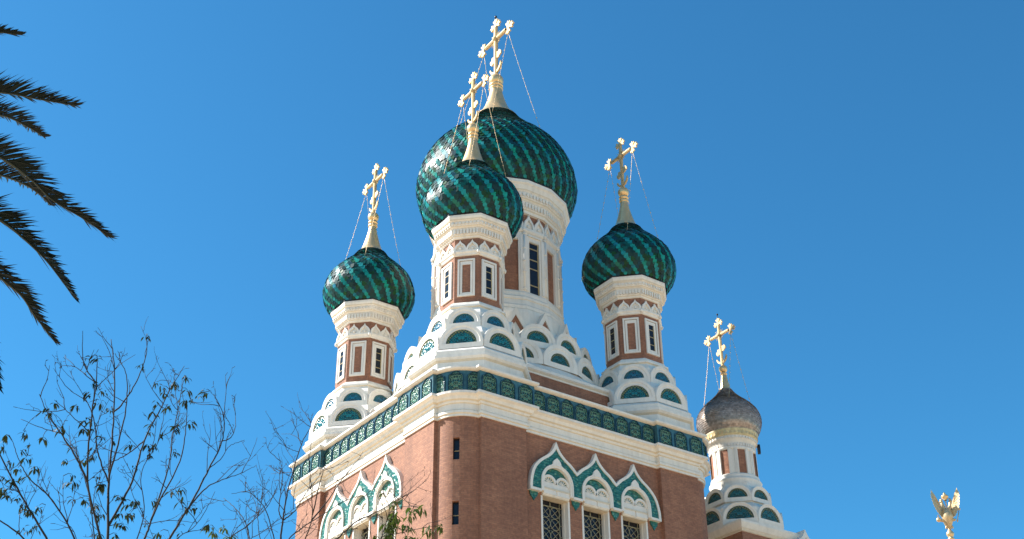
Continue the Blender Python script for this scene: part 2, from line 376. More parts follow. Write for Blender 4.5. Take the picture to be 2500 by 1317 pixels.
# ------------------------------------------------------------------ scaled onion domes
def onion(name, prof, Ncol, period, parent, seed, mode='spiral', rowk=.80, loc=(0, 0, 0)):
    rnd = random.Random(seed); mb = MB()
    P = catmull([(r, z, 0) for r, z in prof], 14)             # bottom to top
    L = [0]
    for a, b in zip(P, P[1:]): L.append(L[-1]+(b-a).length)
    def at(s):
        s = max(0, min(L[-1], s))
        for i in range(len(L)-1):
            if L[i+1] >= s: break
        t = (s-L[i])/max(1e-9, L[i+1]-L[i]); p = P[i].lerp(P[i+1], t); d = (P[i+1]-P[i]).normalized(); return p.x, p.y, d
    base = SCALES if mode == 'spiral' else SHINGLE
    lathe(mb, [(p.x-.035, p.y) for p in P], base, 48, tint=(.006, .012, .012) if mode == 'spiral' else (.05, .045, .04))
    s = .02; row = 0
    while s < L[-1]-.02:
        r, z, d = at(s); wd = 2*pi*r/Ncol
        rs = max(.075, min(wd*rowk, .26)) if mode == 'spiral' else .095
        h = rs*1.45
        r2, z2, _ = at(min(L[-1], s+h))
        for k in range(Ncol):
            kk = k+.5*(row % 2); th = 2*pi*kk/Ncol
            if mode == 'spiral':
                # stripes run along one of the two diagonals of the scale lattice
                q = (k + (row+1)//2) % period
                f = rnd.random(); g = rnd.random()
                if s > L[-1]*.90: c = (.016+.01*f, .05+.03*g, .042+.02*g)
                elif q == 0:
                    c = (.006+.010*f, .17+.12*g, .185+.09*f)
                    if g < .10: c = (.02, .16, .11)
                else:
                    c = (.008+.010*f, .030+.035*g, .030+.03*g)
                    if f < .16: c = (.012, .05+.025*g, .024)
                    elif f > .90: c = (.008, .055, .075)
                    elif g > .72: c = (.008, .06+.04*f, .06+.03*f)
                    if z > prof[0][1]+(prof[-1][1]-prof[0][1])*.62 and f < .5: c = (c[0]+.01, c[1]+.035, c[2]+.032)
                jit = .10
            else:
                f = rnd.random(); c = (.34+.17*f, .275+.135*f, .225+.115*f); jit = .06
            tu = rnd.gauss(0, jit); tv = rnd.gauss(0, jit)
            et = Vector((-sin(th), cos(th), 0)); er = Vector((cos(th), sin(th), 0))
            dn = Vector((0, 0, 0))+er*d.x+Vector((0, 0, 1))*d.y
            nrm = er*d.y-Vector((0, 0, 1))*d.x
            o = er*r+Vector((0, 0, z))
            lift = .028 if mode == 'spiral' else .030
            def pt(a, b, extra=0):
                rr = r+(r2-r)*b/h if h else r
                x = a*rr/r
                return o+et*x+dn*b+nrm*(lift*(1-b/h)+a*tu+b*tv*.5+extra)
            ww = wd*.5*.985
            if mode == 'spiral': sh = [(-ww*.52, 0), (ww*.52, 0), (ww, rs*.42), (ww, h), (-ww, h), (-ww, rs*.42)]
            else: sh = [(-ww, 0), (ww, 0), (ww, h), (-ww, h)]
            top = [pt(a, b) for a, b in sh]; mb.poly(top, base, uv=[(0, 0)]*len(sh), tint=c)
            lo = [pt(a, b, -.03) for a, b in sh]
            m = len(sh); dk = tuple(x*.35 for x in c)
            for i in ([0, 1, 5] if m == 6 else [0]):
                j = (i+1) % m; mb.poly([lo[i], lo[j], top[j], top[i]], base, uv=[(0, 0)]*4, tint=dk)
        s += rs; row += 1
    return mb.build(name, parent, loc)

def spire(name, prof, rball, zball, parent, m=GOLD, loc=(0, 0, 0)):
    mb = MB(); P = catmull([(r, z, 0) for r, z in prof], 5)
    lathe(mb, [(p.x, p.y) for p in P], m, 36)
    h = 12; lathe(mb, [(max(0, rball*sin(pi*i/h)), zball-rball*cos(pi*i/h)) for i in range(h+1)], m, 28)
    return mb.build(name, parent, loc)

def plate(mb, pts, x0, x1, m):
    """flat shape in the y-z plane (pts as (y,z), counter-clockwise seen from -x)"""
    fr = Fl((0, 0, 0), (0, -1, 0), (-1, 0, 0)); extr(mb, fr, [(-y, z) for y, z in pts], x0, x1, m, back=True)
def cross(name, z0, H, parent, m=GOLD_PALE, loc=(0, 0, 0), rotz=0):
    """three-bar cross whose arms run along local y"""
    mb = MB(); t = .018*H; bw = .024*H
    fr = Fl((0, 0, z0), (0, -1, 0), (-1, 0, 0))
    box(mb, fr, -bw, bw, -.02*H, .9*H, -t, t, m, True)
    box(mb, fr, -bw*.45, bw*.45, .03*H, .88*H, -t*1.5, t*1.5, m, True)
    ac = .665*H; al = .245*H
    for sgn in (-1, 1): box(mb, fr, *sorted((sgn*bw, sgn*al)), ac-bw, ac+bw, -t*.98, t*.98, m, True)
    box(mb, fr, -al, al, ac-bw*.45, ac+bw*.45, -t*1.45, t*1.45, m, True)
    def trefoil(cu, cv, ang):
        s = .108*H
        for k, L in ((-1, .92), (0, 1.0), (1, .92)):
            a = ang+k*pi/2; e = Vector((cos(a), sin(a))); p = Vector((-e.y, e.x)); d1 = t*(.7+.06*k)
            pts = [(-.20, .0), (-.20, .40), (-.46, .72), (-.44, .98), (-.18, .84), (-.12, .98), (0, 1.22), (.12, .98), (.18, .84), (.44, .98), (.46, .72), (.20, .40), (.20, 0)]
            q = [(cu+p.x*x*s+e.x*y*s*L, cv+p.y*x*s+e.y*y*s*L) for x, y in pts[::-1]]
            extr(mb, fr, q, -d1, d1, m, back=True)
    trefoil(0, .91*H, pi/2); trefoil(al+.055*H, ac, 0); trefoil(-al-.055*H, ac, pi)
    for sd in (-1, 1): ball(mb, fr(0, ac, sd*t*.7), .042*H, m, 12, 6)
    for k in range(4):                                             # rays in the four angles
        for a in (-17, 0, 17):
            an = pi/4+k*pi/2+radians(a); L = .115*H if a else .135*H
            e = Vector((cos(an), sin(an)))
            tube(mb, [fr(e.x*.035*H, ac+e.y*.035*H), fr(e.x*L, ac+e.y*L)], [.008*H, .004*H], m, 5)
    # slanted foot bar as a leafy scroll
    an = radians(24); e = Vector((cos(an), sin(an))); p = Vector((-e.y, e.x))
    for sgn in (-1, 1):
        pts = []
        for i, (a, b) in enumerate([(.012, -.03), (.05, -.055), (.085, -.04), (.12, -.05), (.135, 0), (.12, .045), (.085, .04), (.06, .075), (.02, .05)]):
            q = e*a*sgn*H+p*b*H; pts.append((q.x, .33*H+q.y))
        pts = sorted(pts, key=lambda q: atan2(q[1]-(.33*H+e.y*sgn*.06*H), q[0]-e.x*sgn*.06*H))
        extr(mb, fr, pts, -t*.6, t*.6, m, back=True)
    # crescent
    out = [(.135*H*cos(radians(a)), .185*H+.135*H*sin(radians(a))) for a in range(188, 353, 11)]
    inn = [(.122*H*cos(radians(a)), .222*H+.135*H*sin(radians(a))) for a in range(352, 187, -11)]
    extr(mb, fr, out+inn, -t*.8, t*.8, m, back=True)
    return mb.build(name, parent, loc, rotz)
def chain(p, q, parent, r=.008, bead=.030, gap=.42, name='chain', sag=.08, loc=(0, 0, 0)):
    mb = MB(); p = Vector(p); q = Vector(q); L = (q-p).length; n = max(4, int(L/gap))
    pts = [p.lerp(q, i/n)-Vector((0, 0, sag*4*(i/n)*(1-i/n))) for i in range(n+1)]
    tube(mb, pts, r, GOLD_DULL, 5)
    for a in pts[1:-1]: ball(mb, a, bead, GOLD_DULL, 7, 4)
    return mb.build(name, parent, loc)

# ------------------------------------------------------------------ round-headed tile panels (kokoshniks)
def arch_mesh(ro, ri, below, depth, fr, tymp, rec=.045):
    """white surround (one mesh) and its tile panel (another)"""
    s = MB(); n = 16
    o = arc(ro, 0, 180, n); i1 = arc(ri*1.0, 0, 180, n); mid = arc((ro+ri)*.5+.02, 0, 180, n); mid2 = arc((ro+ri)*.5-.03, 0, 180, n)
    # outer ring, step, inner ring
    for k in range(n):
        for A, B, d1, d2 in ((mid, o, .03, .03), (mid2, mid, 0, .03), (i1, mid2, 0, 0), ):
            s.poly([fr(*A[k], d1), fr(*B[k], d2), fr(*B[k+1], d2), fr(*A[k+1], d1)], STONE)
        s.poly([fr(*i1[k], -rec), fr(*i1[k], 0), fr(*i1[k+1], 0), fr(*i1[k+1], -rec)], STONE)
        s.poly([fr(*o[k], .03), fr(*o[k], -depth), fr(*o[k+1], -depth), fr(*o[k+1], .03)], STONE, smooth=True)
    # base slab
    s.poly([fr(-ro, -below, .03), fr(ro, -below, .03), fr(ro, 0, .03), fr(ri, 0, .03), fr(-ri, 0, .03), fr(-ro, 0, .03)], STONE)
    s.poly([fr(ri, 0, .03), fr(ri, 0, -rec), fr(-ri, 0, -rec), fr(-ri, 0, .03)], STONE)
    for sg in (-1, 1):
        q = [fr(sg*ro, -below, .03), fr(sg*ro, -below, -depth), fr(sg*ro, 0, -depth), fr(sg*ro, 0, .03)]
        s.poly(q if sg > 0 else q[::-1], STONE)
        mo = (ro+ri)*.5+.02
        q = [fr(sg*ri, 0, .03), fr(sg*mo, 0, .03), fr(sg*mo, 0, 0), fr(sg*ri, 0, 0)]
        s.poly(q if sg < 0 else q[::-1], STONE)
    t = MB(); pts = arc(ri, 0, 180, n); t.poly([fr(u, v, -rec+.004) for u, v in pts], tymp, [(u/ri, v/ri) for u, v in pts])
    return s, t
def arch_ring(parent, c, k, n, ap, z, ro, ri, below, depth, tymp, rot=0, names=('arch_surround', 'tile_panel'), nest=False):
    a, t = arch_mesh(ro, ri, below, depth, Fr(0, ap, (0, 0), z), tymp)
    A = a.build(names[0], parent, (*c, 0), rot); Tm = t.build(names[1], A if nest else parent, (0, 0, 0) if nest else (*c, 0), 0 if nest else rot)
    for i in range(1, n):
        B = share(A, parent, (*c, 0), rot+2*pi*i/n)
        if nest: share(Tm, B)
        else: share(Tm, parent, (*c, 0), rot+2*pi*i/n)

def ogee(hw, h, n=7):
    """keel arch from right foot to left foot"""
    R = [(hw, 0), (hw*.985, h*.18), (hw*.86, h*.42), (hw*.60, h*.60), (hw*.34, h*.71), (hw*.14, h*.83), (0, h)]
    P = catmull([(x, y, 0) for x, y in R], n//2+1)
    P = [(p.x, p.y) for p in P]
    return P + [(-x, y) for x, y in P[-2::-1]]

# ------------------------------------------------------------------ corner turret
def make_turret(parent, loc, seed):
    """origin at the turret axis, z absolute"""
    mb = MB(); ap = 1.248
    poly_sweep(mb, 8, [(ap, 27.55, BRICK), (ap, 30.80, BRICK)])
    root = mb.build('corner_turret', parent, loc)
    # pedestal
    p = MB()
    poly_sweep(p, 8, [(2.28, 23.3, STONE), (2.28, 24.34, OCHRE), (2.36, 24.42, STONE), (2.44, 24.50, STONE), (2.44, 24.62, OCHRE), (2.36, 24.66, STONE), (2.36, 24.82, STONE), (2.2, 24.98, STONE), (2.02, 25.0, STONE), (2.02, 25.75, STONE), (1.70, 26.25, STONE), (1.62, 26.9, STONE), (1.5, 27.12, STONE), (1.46, 27.22, OCHRE), (1.52, 27.26, STONE), (1.52, 27.34, STONE), (1.40, 27.40, STONE), (1.36, 27.52, STONE), (1.26, 27.60, STONE), (1.24, 27.61, STONE)])
    p.build('pedestal', root)
    arch_ring(root, (0, 0), 0, 8, 2.2, 25.2, .90, .63, .22, .55, TYMP_TEAL)
    arch_ring(root, (0, 0), 0, 8, 1.76, 26.36, .715, .45, .25, .35, TYMP_BLUE)
    # windows on the axis faces, blind panels on the diagonals
    def frame_mesh(win):
        f = MB(); fr = Fr(0, ap); v0, v1 = 27.88, 29.68; ow = .37
        iw, i0, i1 = (.155, 28.10, 29.42) if win else (.175, 28.06, 29.42)
        oo = [(ow, v0), (ow, v1), (-ow, v1), (-ow, v0)]; mm = [(ow-.08, v0+.08), (ow-.08, v1-.08), (-ow+.08, v1-.08), (-ow+.08, v0+.08)]
        m2 = [(ow-.10, v0+.10), (ow-.10, v1-.10), (-ow+.10, v1-.10), (-ow+.10, v0+.10)]
        ii = [(iw, i0), (iw, i1), (-iw, i1), (-iw, i0)]
        band(f, fr, mm, oo, 0, .07, STONE, True, di=.035); band(f, fr, ii, m2, 0, .035, STONE, True, di=-.16 if win else .006)
        return f, fr, (iw, i0, i1)
    f, fr, (iw, i0, i1) = frame_mesh(True); W = f.build('window_frame', root)
    g = MB(); g.poly([fr(-iw, i0, .010), fr(iw, i0, .010), fr(iw, i1, .010), fr(-iw, i1, .010)], GLASS)
    for v in (.22, .52, .80): box(g, fr, -iw, iw, i0+(i1-i0)*v-.014, i0+(i1-i0)*v+.014, .010, .024, MUNTIN)
    box(g, fr, iw-.035, iw, i0, i1, .010, .022, MUNTIN)
    G = g.build('window_pane', root)
    f2, fr2, _ = frame_mesh(False); Bp = f2.build('blind_panel_frame', root, (0, 0, 0), pi/4)
    for k in range(1, 4):
        share(W, root, (0, 0, 0), k*pi/2); share(G, root, (0, 0, 0), k*pi/2); share(Bp, root, (0, 0, 0), pi/4+k*pi/2)
    # scalloped band of little keel arches
    s = MB(); sd = ap*math.tan(pi/8)
    poly_sweep(s, 8, [(ap, 29.86, STONE), (ap+.05, 29.88, STONE), (ap+.07, 29.96, STONE), (ap+.12, 30.02, STONE), (ap+.12, 30.10, STONE), (ap+.07, 30.12, STONE), (ap+.002, 30.13, STONE)])
    for k in range(8):
        for u in (-.265, .265):
            f = Fr(k*pi/4, ap); o2 = [(u+x, 30.06+y) for x, y in ogee(.272, .56)]
            i2 = [(u+x, 30.10+y) for x, y in ogee(.19, .36)]
            band(s, f, i2, o2, 0, .11, STONE, False, di=.04)
            s.poly([f(x, y, .042) for x, y in i2], STONE)
            ball(s, f(u, 30.2, .05), .07, STONE, 8, 5)
            ball(s, f(u+.265 if u > 0 else u-.265, 30.0, .1), .075, STONE, 8, 5, 1.4)
    s.build('scalloped_band', root)
    # cornice
    c = MB()
    poly_sweep(c, 8, [(ap, 30.72, STONE), (ap+.05, 30.74, STONE), (ap+.08, 30.80, OCHRE), (ap+.11, 30.84, STONE), (ap+.16, 31.16, STONE), (ap+.24, 31.20, OCHRE), (ap+.28, 31.24, STONE), (ap+.30, 31.42, STONE), (ap+.38, 31.46, OCHRE), (ap+.40, 31.52, STONE), (1.68, 31.60, STONE), (1.68, 31.70, STONE), (1.3, 31.71, STONE)])
    for k in range(8):
        for a, nn, z0, z1, d0, d1, wd in ((ap+.12, 8, 30.87, 31.13, -.04, .085, .042), (ap+.285, 8, 31.27, 31.41, -.04, .06, .05)):
            f = Fr(k*pi/4, a); L = a*math.tan(pi/8)
            for q in range(nn):
                u = -L+(q+.5)*2*L/nn
                extr(c, f, [(u-wd, z0+wd), (u, z0), (u+wd, z0+wd), (u+wd, z1), (u-wd, z1)], d0, d1, STONE)
    c.build('cornice', root)
    e = MB(); poly_sweep(e, 8, [(1.3, 31.712, LEAD), (1.70, 31.715, LEAD), (1.70, 31.745, LEAD), (1.4, 31.76, LEAD)]); e.build('flashing', root)
    onion('dome', [(1.72, 31.74), (2.0, 32.1), (2.17, 32.45), (2.235, 32.85), (2.18, 33.3), (1.98, 33.8), (1.54, 34.33), (1.02, 34.85), (.74, 35.26)], 63, 3, root, seed)
    spire('spire', [(.77, 35.18), (.745, 35.27), (.68, 35.30), (.52, 35.56), (.375, 36.02), (.255, 36.5), (.195, 36.88), (.235, 36.95), (.235, 37.02), (.195, 37.06), (.195, 37.10), (.245, 37.16), (.22, 37.24), (.17, 37.34)], .285, 37.53, root)
    cross('cross', 37.76, 3.05, root)
    for sy in (-1, 1):
        for sx in (-1, 1):
            a = radians(40)
            chain((0, sy*.88, 39.62), (sx*sin(a)*1.6, sy*cos(a)*1.6, 34.28), root)
    return root

# ================================================================== the setting
gmb = MB(); gmb.poly([(-2500, -2500, 0), (2500, -2500, 0), (2500, 2500, 0), (-2500, 2500, 0)], GROUND)
tag(gmb.build('ground'), kind='structure')

# ================================================================== cathedral
B0 = (-.25, -.27); H, W, R, WB, DL = 6.88, 5.58, 1.14, 3.47, .20
church = tag(empty('cathedral', (B0[0], B0[1], 0)), 'orthodox cathedral of pink brick and white stone with five green tiled onion domes', 'church')
def body_loop():
    out = []
    side = [(-W, -H), (-WB, -H), (-WB, -H+DL), (WB, -H+DL), (WB, -H), (W, -H)] + [(W+R*cos(a), -W+R*sin(a)) for a in [radians(q) for q in (-90, -80, -70, -60.5, -51.3, -38.7, -29.5, -20, -10, 0)]]
    for k in range(4):
        c, s = cos(k*pi/2), sin(k*pi/2)
        out += [(x*c-y*s, x*s+y*c) for x, y in side]
    return out
LOOP = body_loop()
PER = len(LOOP)//4
def is_mid(i): return i % PER == 2
ZB, ZT = -.02, 21.72
HC = (-2.0, 0, 2.0)                                   # window centres along a wall
mb = MB()
# window openings only in the two walls the photo shows (sides 0 = -Y and 3 = -X), the others carry them too
ARC = lambda i: i % PER >= 6 and i % PER < 15
sweep(mb, LOOP, [(0, ZB, BRICK), (0, ZT, BRICK)], ARC, skip=lambda k, i: is_mid(i) or i % PER == 10)
SLITS = ((17.40, 18.30), (19.93, 20.81)); SA = R*cos(radians(6.3)); SW = R*sin(radians(6.3))
for k in range(4):
    a = -pi/4+k*pi/2; cc = (W*cos(a)*sqrt(2), W*sin(a)*sqrt(2)); fr = Fr(a, SA, cc)
    zs = [ZB]+[z for p in SLITS for z in p]+[ZT]
    for z0, z1 in zip(zs[0::2], zs[1::2]): mb.poly([fr(-SW, z0), fr(SW, z0), fr(SW, z1), fr(-SW, z1)], BRICK, [(-SW, z0), (SW, z0), (SW, z1), (-SW, z1)])
    for z0, z1 in SLITS:
        c4 = [(-SW, z0), (SW, z0), (SW, z1), (-SW, z1)]
        for (u, v), (u2, v2) in zip(c4, c4[1:]+c4[:1]): mb.poly([fr(u, v), fr(u, v, -.2), fr(u2, v2, -.2), fr(u2, v2)], BRICK, [(0, v+u), (.2, v+u), (.2, v2+u2), (0, v2+u2)])
OH, OZ0, OZ1 = .645, 14.2, 19.22
for k in range(4):
    fr = Fr(-pi/2+k*pi/2, H-DL)
    us = [-WB]
    for c in HC: us += [c-OH, c+OH]
    us += [WB]
    def q(u0, u1, v0, v1): mb.poly([fr(u0, v0), fr(u1, v0), fr(u1, v1), fr(u0, v1)], BRICK, [(u0, v0), (u1, v0), (u1, v1), (u0, v1)])
    q(-WB, WB, ZB, OZ0); q(-WB, WB, OZ1, ZT)
    for a, b in zip(us[0::2], us[1::2]): q(a, b, OZ0, OZ1)
mb.build('brick_wall', church)

cm = MB()
CPROF = [(-.05, 21.68, STONE), (.06, 21.68, STONE), (.06, 21.76, OCHRE), (.10, 21.80, STONE), (.10, 21.90, OCHRE), (.045, 21.95, STONE), (.045, 22.19, OCHRE), (.09, 22.21, STONE), (.12, 22.26, STONE), (.12, 22.29, OCHRE), (.19, 22.33, STONE), (.22, 22.38, STONE), (.24, 22.44, STONE), (.34, 22.49, STONE), (.38, 22.50, STONE), (.38, 22.60, STONE), (.20, 22.63, STONE)]
sweep(cm, LOOP, CPROF)
cm.build('cornice', church)
fm = MB(); FO = .25
sweep(fm, LOOP, [(FO, 22.62, FRIEZE_BLUE), (FO, 23.50, FRIEZE_BLUE)], ARC)
def frieze_panel(mb, fr, hw, v0=22.62, v1=23.475):
    arch_o = [(hw, v0), (hw, v1-.26), (hw*.92, v1-.17), (hw*.62, v1-.12), (hw*.42, v1-.04), (0, v1), (-hw*.42, v1-.04), (-hw*.62, v1-.12), (-hw*.92, v1-.17), (-hw, v1-.26), (-hw, v0)]
    k = .91
    arch_i = [(x*k, v0+.03+(y-v0)*.935) for x, y in arch_o]
    band(mb, fr, arch_i, arch_o, -.005, .035, FRIEZE_LINE, True, di=.004)
    mb.poly([fr(x, y, .006) for x, y in arch_i], FRIEZE_LEAF, [(x/hw, (y-v0)*2.9) for x, y in arch_i])
for k in range(4):
    a = -pi/2+k*pi/2
    n = 3; wseg = (W-WB)
    for sgn in (-1, 1):
        for j in range(n):
            u = sgn*(WB-FO+(j+.5)*(wseg+2*FO)/n); frieze_panel(fm, Fr(a, H+FO), .27) if False else None
            fr = Fr(a, H+FO); fr.o = fr.o + fr.t*u; frieze_panel(fm, fr, .35)
    nm = 9
    for j in range(nm):
        u = -WB+FO+(j+.5)*2*(WB-FO)/nm; fr = Fr(a, H-DL+FO); fr.o = fr.o+fr.t*u; frieze_panel(fm, fr, .33)
    for j in range(3):
        an = a+pi/2*(j+.5)/3; cx, cy = W*cos(a)-(-W)*0, 0
        cc = Vector((W*cos(a+pi/4)*sqrt(2), W*sin(a+pi/4)*sqrt(2)))
        fr = Fr(an, R+FO+.0, (cc.x, cc.y)); frieze_panel(fm, fr, .305)
fm.build('tile_frieze', church)
pm = MB()
sweep(pm, LOOP, [(.2, 23.485, STONE), (FO+.02, 23.485, OCHRE), (FO+.06, 23.51, STONE), (.38, 23.54, STONE), (.40, 23.56, STONE), (.40, 23.63, STONE), (.33, 23.66, STONE), (0, 23.70, STONE)])
pm.poly([(x, y, 23.69) for x, y in ngon(4, H-.4)], ROOF)
pm.build('parapet_coping', church)

# slit windows in the round corners
sm = MB(); t2 = MB()
first = None
for k in range(4):
    a = -3*pi/4+k*pi/2; cc = Vector((W*cos(a)*sqrt(2), W*sin(a)*sqrt(2)))
    for z0, z1 in SLITS[::-1]:
        if first is None:
            f = MB(); fr = Fr(0, SA)
            f.poly([fr(-SW, 0, -.17), fr(SW, 0, -.17), fr(SW, .9, -.17), fr(-SW, .9, -.17)], GLASS)
            band(f, fr, [(SW-.02, .02), (SW-.02, .87), (-SW+.02, .87), (-SW+.02, .02)], [(SW, 0), (SW, .89), (-SW, .89), (-SW, 0)], -.18, -.14, STEEL, True, di=-.17)
            box(f, fr, -SW+.02, SW-.02, .38, .41, -.17, -.15, MUNTIN)
            first = f.build('slit_window', church, (cc.x, cc.y, z0), a)
        else: share(first, church, (cc.x, cc.y, z0), a)

# triple window hoods
def shell(mb, fr, u, v, r):
    o = arc(r, 0, 180, 12, (u, v)); i = arc(r*.72, 0, 180, 12, (u, v))
    band(mb, fr, i, o, -.05, .05, STONE, False, di=-.04)
    mb.poly([fr(x, y, -.03) for x, y in i], OCHRE)
    for q in range(7):
        an = radians(12+26*q); p = (u+r*.68*cos(an), v+r*.68*sin(an))
        tube(mb, [fr(u, v+.03, -.02), fr(*p, -.02)], [.012, .034], STONE, 5)
        ball(mb, fr(*p, -.02), .035, STONE, 6, 4)
def hood_group(ang):
    HZ = 19.35; base = Fr(ang, H-DL)
    hood = MB(); leaf = MB()
    PR = .20
    hw, hh = 1.31, 2.16; iw_, ih = .80, 1.46
    # outer silhouette over all three keel arches (right to left)
    def outl(hw, hh, z, valley):
        pts = []
        for c in (2.0, 0, -2.0):
            for x, y in ogee(hw, hh, 8):
                X = c+x
                if c == 2.0 and x < 0 and X < 1.0: continue
                if c == 0 and abs(X) > 1.0: continue
                if c == -2.0 and x > 0 and X > -1.0: continue
                pts.append((X, z+y))
        return pts
    OUT = outl(hw, hh, HZ, 0); INN = outl(hw-.16, hh-.34, HZ+.04, 0)
    # resample both to equal counts by x-order parameter
    def resamp(P, n):
        L = [0]
        for a, b in zip(P, P[1:]): L.append(L[-1]+hypot(b[0]-a[0], b[1]-a[1]))
        out = []; j = 0
        for i in range(n):
            s = L[-1]*i/(n-1)
            while j < len(L)-2 and L[j+1] < s: j += 1
            t = (s-L[j])/max(1e-9, L[j+1]-L[j]); out.append((P[j][0]+(P[j+1][0]-P[j][0])*t, P[j][1]+(P[j+1][1]-P[j][1])*t))
        return out
    def per_arch(hw, hh, z):
        res = []
        for c, lo, hi in ((2.0, 1.0, 9), (0, -1.0, 1.0), (-2.0, -9, -1.0)):
            P = [(c+x, z+y) for x, y in ogee(hw, hh, 10)]
            seg = []
            for a, b in zip(P, P[1:]+[None]):
                if lo <= a[0] <= hi: seg.append(a)
                if b is None: continue
                for lim in (hi, lo):
                    if (a[0]-lim)*(b[0]-lim) < 0:
                        t = (lim-a[0])/(b[0]-a[0]); seg.append((lim, a[1]+(b[1]-a[1])*t))
            i = max(range(len(seg)), key=lambda k: seg[k][1])
            res += resamp(seg[:i+1], 14)[:-1]+resamp(seg[i:], 14)
        return res
    OUT = per_arch(hw, hh, HZ); INN = []
    for i, (x, y) in enumerate(OUT):
        a, b = OUT[max(0, i-1)], OUT[min(len(OUT)-1, i+1)]
        tx, ty = b[0]-a[0], b[1]-a[1]; l = hypot(tx, ty); nx, ny = -ty/l, tx/l
        if abs(abs(x)-1) < .02: INN.append((x, y-.13)); continue
        if i in (0, len(OUT)-1): INN.append((x-.115*(1 if x > 0 else -1), y)); continue
        c = min(HC, key=lambda q: abs(q-x))
        if abs(x-c) < .02: INN.append((x, y-.28)); continue
        lim = min(.14, abs(x-c)*.9)
        q = (x+nx*.115, y+ny*.115)
        if (q[0]-c)*(x-c) < 0: q = (c, q[1])
        if abs(x) < 1 and abs(q[0]) > 1: q = (math.copysign(1, x), q[1])
        if abs(x) > 1 and abs(q[0]) < 1: q = (math.copysign(1, x), q[1])
        q = (q[0], min(q[1], HZ+hh-.28-abs(q[0]-c)*.55)); INN.append(q)
    band(hood, base, INN, OUT, 0, .205, STONE, False, di=.09)
    MID = [((a[0]+b[0])/2, (a[1]+b[1])/2) for a, b in zip(INN, OUT)]
    band(hood, base, INN, MID, 0, PR, STONE, False, di=.09) if False else None
    ca = {}
    lf = None
    for c in HC:
        fr = Fl(base(c, 0, 0), base.t, base.n)
        # inner white arch with keel tip
        ro = .80; z0 = HZ
        def ar(r, tip, zz=.42):
            P = [(r, 0), (r, zz)]+[(r*cos(radians(a)), zz+r*1.0*sin(radians(a))) for a in range(12, 66, 9)]
            P += [(r*.28, zz+r*.95), (r*.22, zz+r*1.06+tip*.35), (0, zz+r+tip)] if tip else [(r*.3, zz+r*.955), (r*.15, zz+r*.99), (0, zz+r)]
            P = resamp(P, 16); return [(x, z0+y) for x, y in P]+[(-x, z0+y) for x, y in P[-2::-1]]
        A3 = ar(.78, .27); A2 = ar(.715, .0); A1 = ar(.645, .0)
        band(hood, fr, A2, A3, 0, .225, STONE, False, di=PR)
        band(hood, fr, A1, A2, 0, PR, STONE, False, di=-.05, inner_m=STONE)
        # tympanum with leaf tile
        t = MB(); tp = ar(.65, 0); t.poly([fr(x, y, .05) for x, y in tp], HOOD_LEAF, [(x+c, y) for x, y in tp])
        # lintel and shell niches
        box(hood, fr, -.64, .64, HZ-.10, HZ+.13, 0, .10, STONE)
        for u0, u1 in ((-.63, -.03), (.03, .63)): box(hood, fr, u0, u1, HZ-.06, HZ+.13, .1, .135, STONE)
        box(hood, fr, -.64, .64, HZ+.13, HZ+.20, 0, .15, OCHRE)
        box(hood, fr, -.645, .645, HZ+.20, HZ+.42, 0, .09, STONE)
        box(hood, fr, -.64, .64, HZ-.14, HZ-.10, 0, .08, OCHRE)
        for u in (-.32, .32):
            f2 = Fl(fr(0, 0, .07), fr.t, fr.n); shell(hood, f2, u, HZ+.405, .345)
        ca[c] = t
    # foot rails and green pendants
    for u in (-3, -1, 1, 3):
        u0, u1 = u-.22, u+.22
        if u == 3: u0, u1 = 2.78, 3.31
        if u == -3: u0, u1 = -3.31, -2.78
        box(hood, base, u0, u1, HZ-.05, HZ+.05, 0, .215, STONE)
    hob = hood.build('window_hood', church)
    # green relief field between the white outlines
    n = len(INN); lz = []
    for c in HC:
        pass
    # field sheet: from the inner outline down to the foot rail, in columns
    def up_at(x, P):
        best = None
        for (x0, y0), (x1, y1) in zip(P, P[1:]):
            if min(x0, x1)-1e-9 <= x <= max(x0, x1)+1e-9 and abs(x1-x0) > 1e-9:
                y = y0+(y1-y0)*(x-x0)/(x1-x0); best = y if best is None else max(best, y)
        return best
    xm = max(x for x, y in INN)-.001; NX = 150
    xs_ = [-xm+2*xm*i/NX for i in range(NX+1)]
    def lo_at(x):
        c = min(HC, key=lambda q: abs(q-x)); u = abs(x-c)
        if u > .765: return HZ
        return (up_at(x-c, A3) or HZ)-.03
    for x0, x1 in zip(xs_, xs_[1:]):
        y0, y1 = up_at(x0, INN), up_at(x1, INN); l0, l1 = lo_at(x0), lo_at(x1)
        if y0 is None or y1 is None or (y0 <= l0 and y1 <= l1): continue
        y0, y1 = max(y0, l0), max(y1, l1)
        leaf.poly([base(x0, l0, .17), base(x1, l1, .17), base(x1, y1, .17), base(x0, y0, .17)], HOOD_LEAF, [(x0, l0), (x1, l1), (x1, y1), (x0, y0)])
    for u in (-3.04, -1, 1, 3.04):
        extr(leaf, base, [(u-.2, HZ-.05), (u-.17, HZ-.2), (u-.05, HZ-.34), (u, HZ-.42), (u+.05, HZ-.34), (u+.17, HZ-.2), (u+.2, HZ-.05)], 0, .05, HOOD_LEAF)
    leaf.build('leaf_tile_field', hob)
    for c in HC: ca[c].build('tympanum_tile', hob)
    return hob
HOODS = [hood_group(-pi/2)]
for k in (1, 2, 3):
    h2 = share(HOODS[0], church, (0, 0, 0), k*pi/2)
    for ch in list(HOODS[0].children): share(ch, h2)
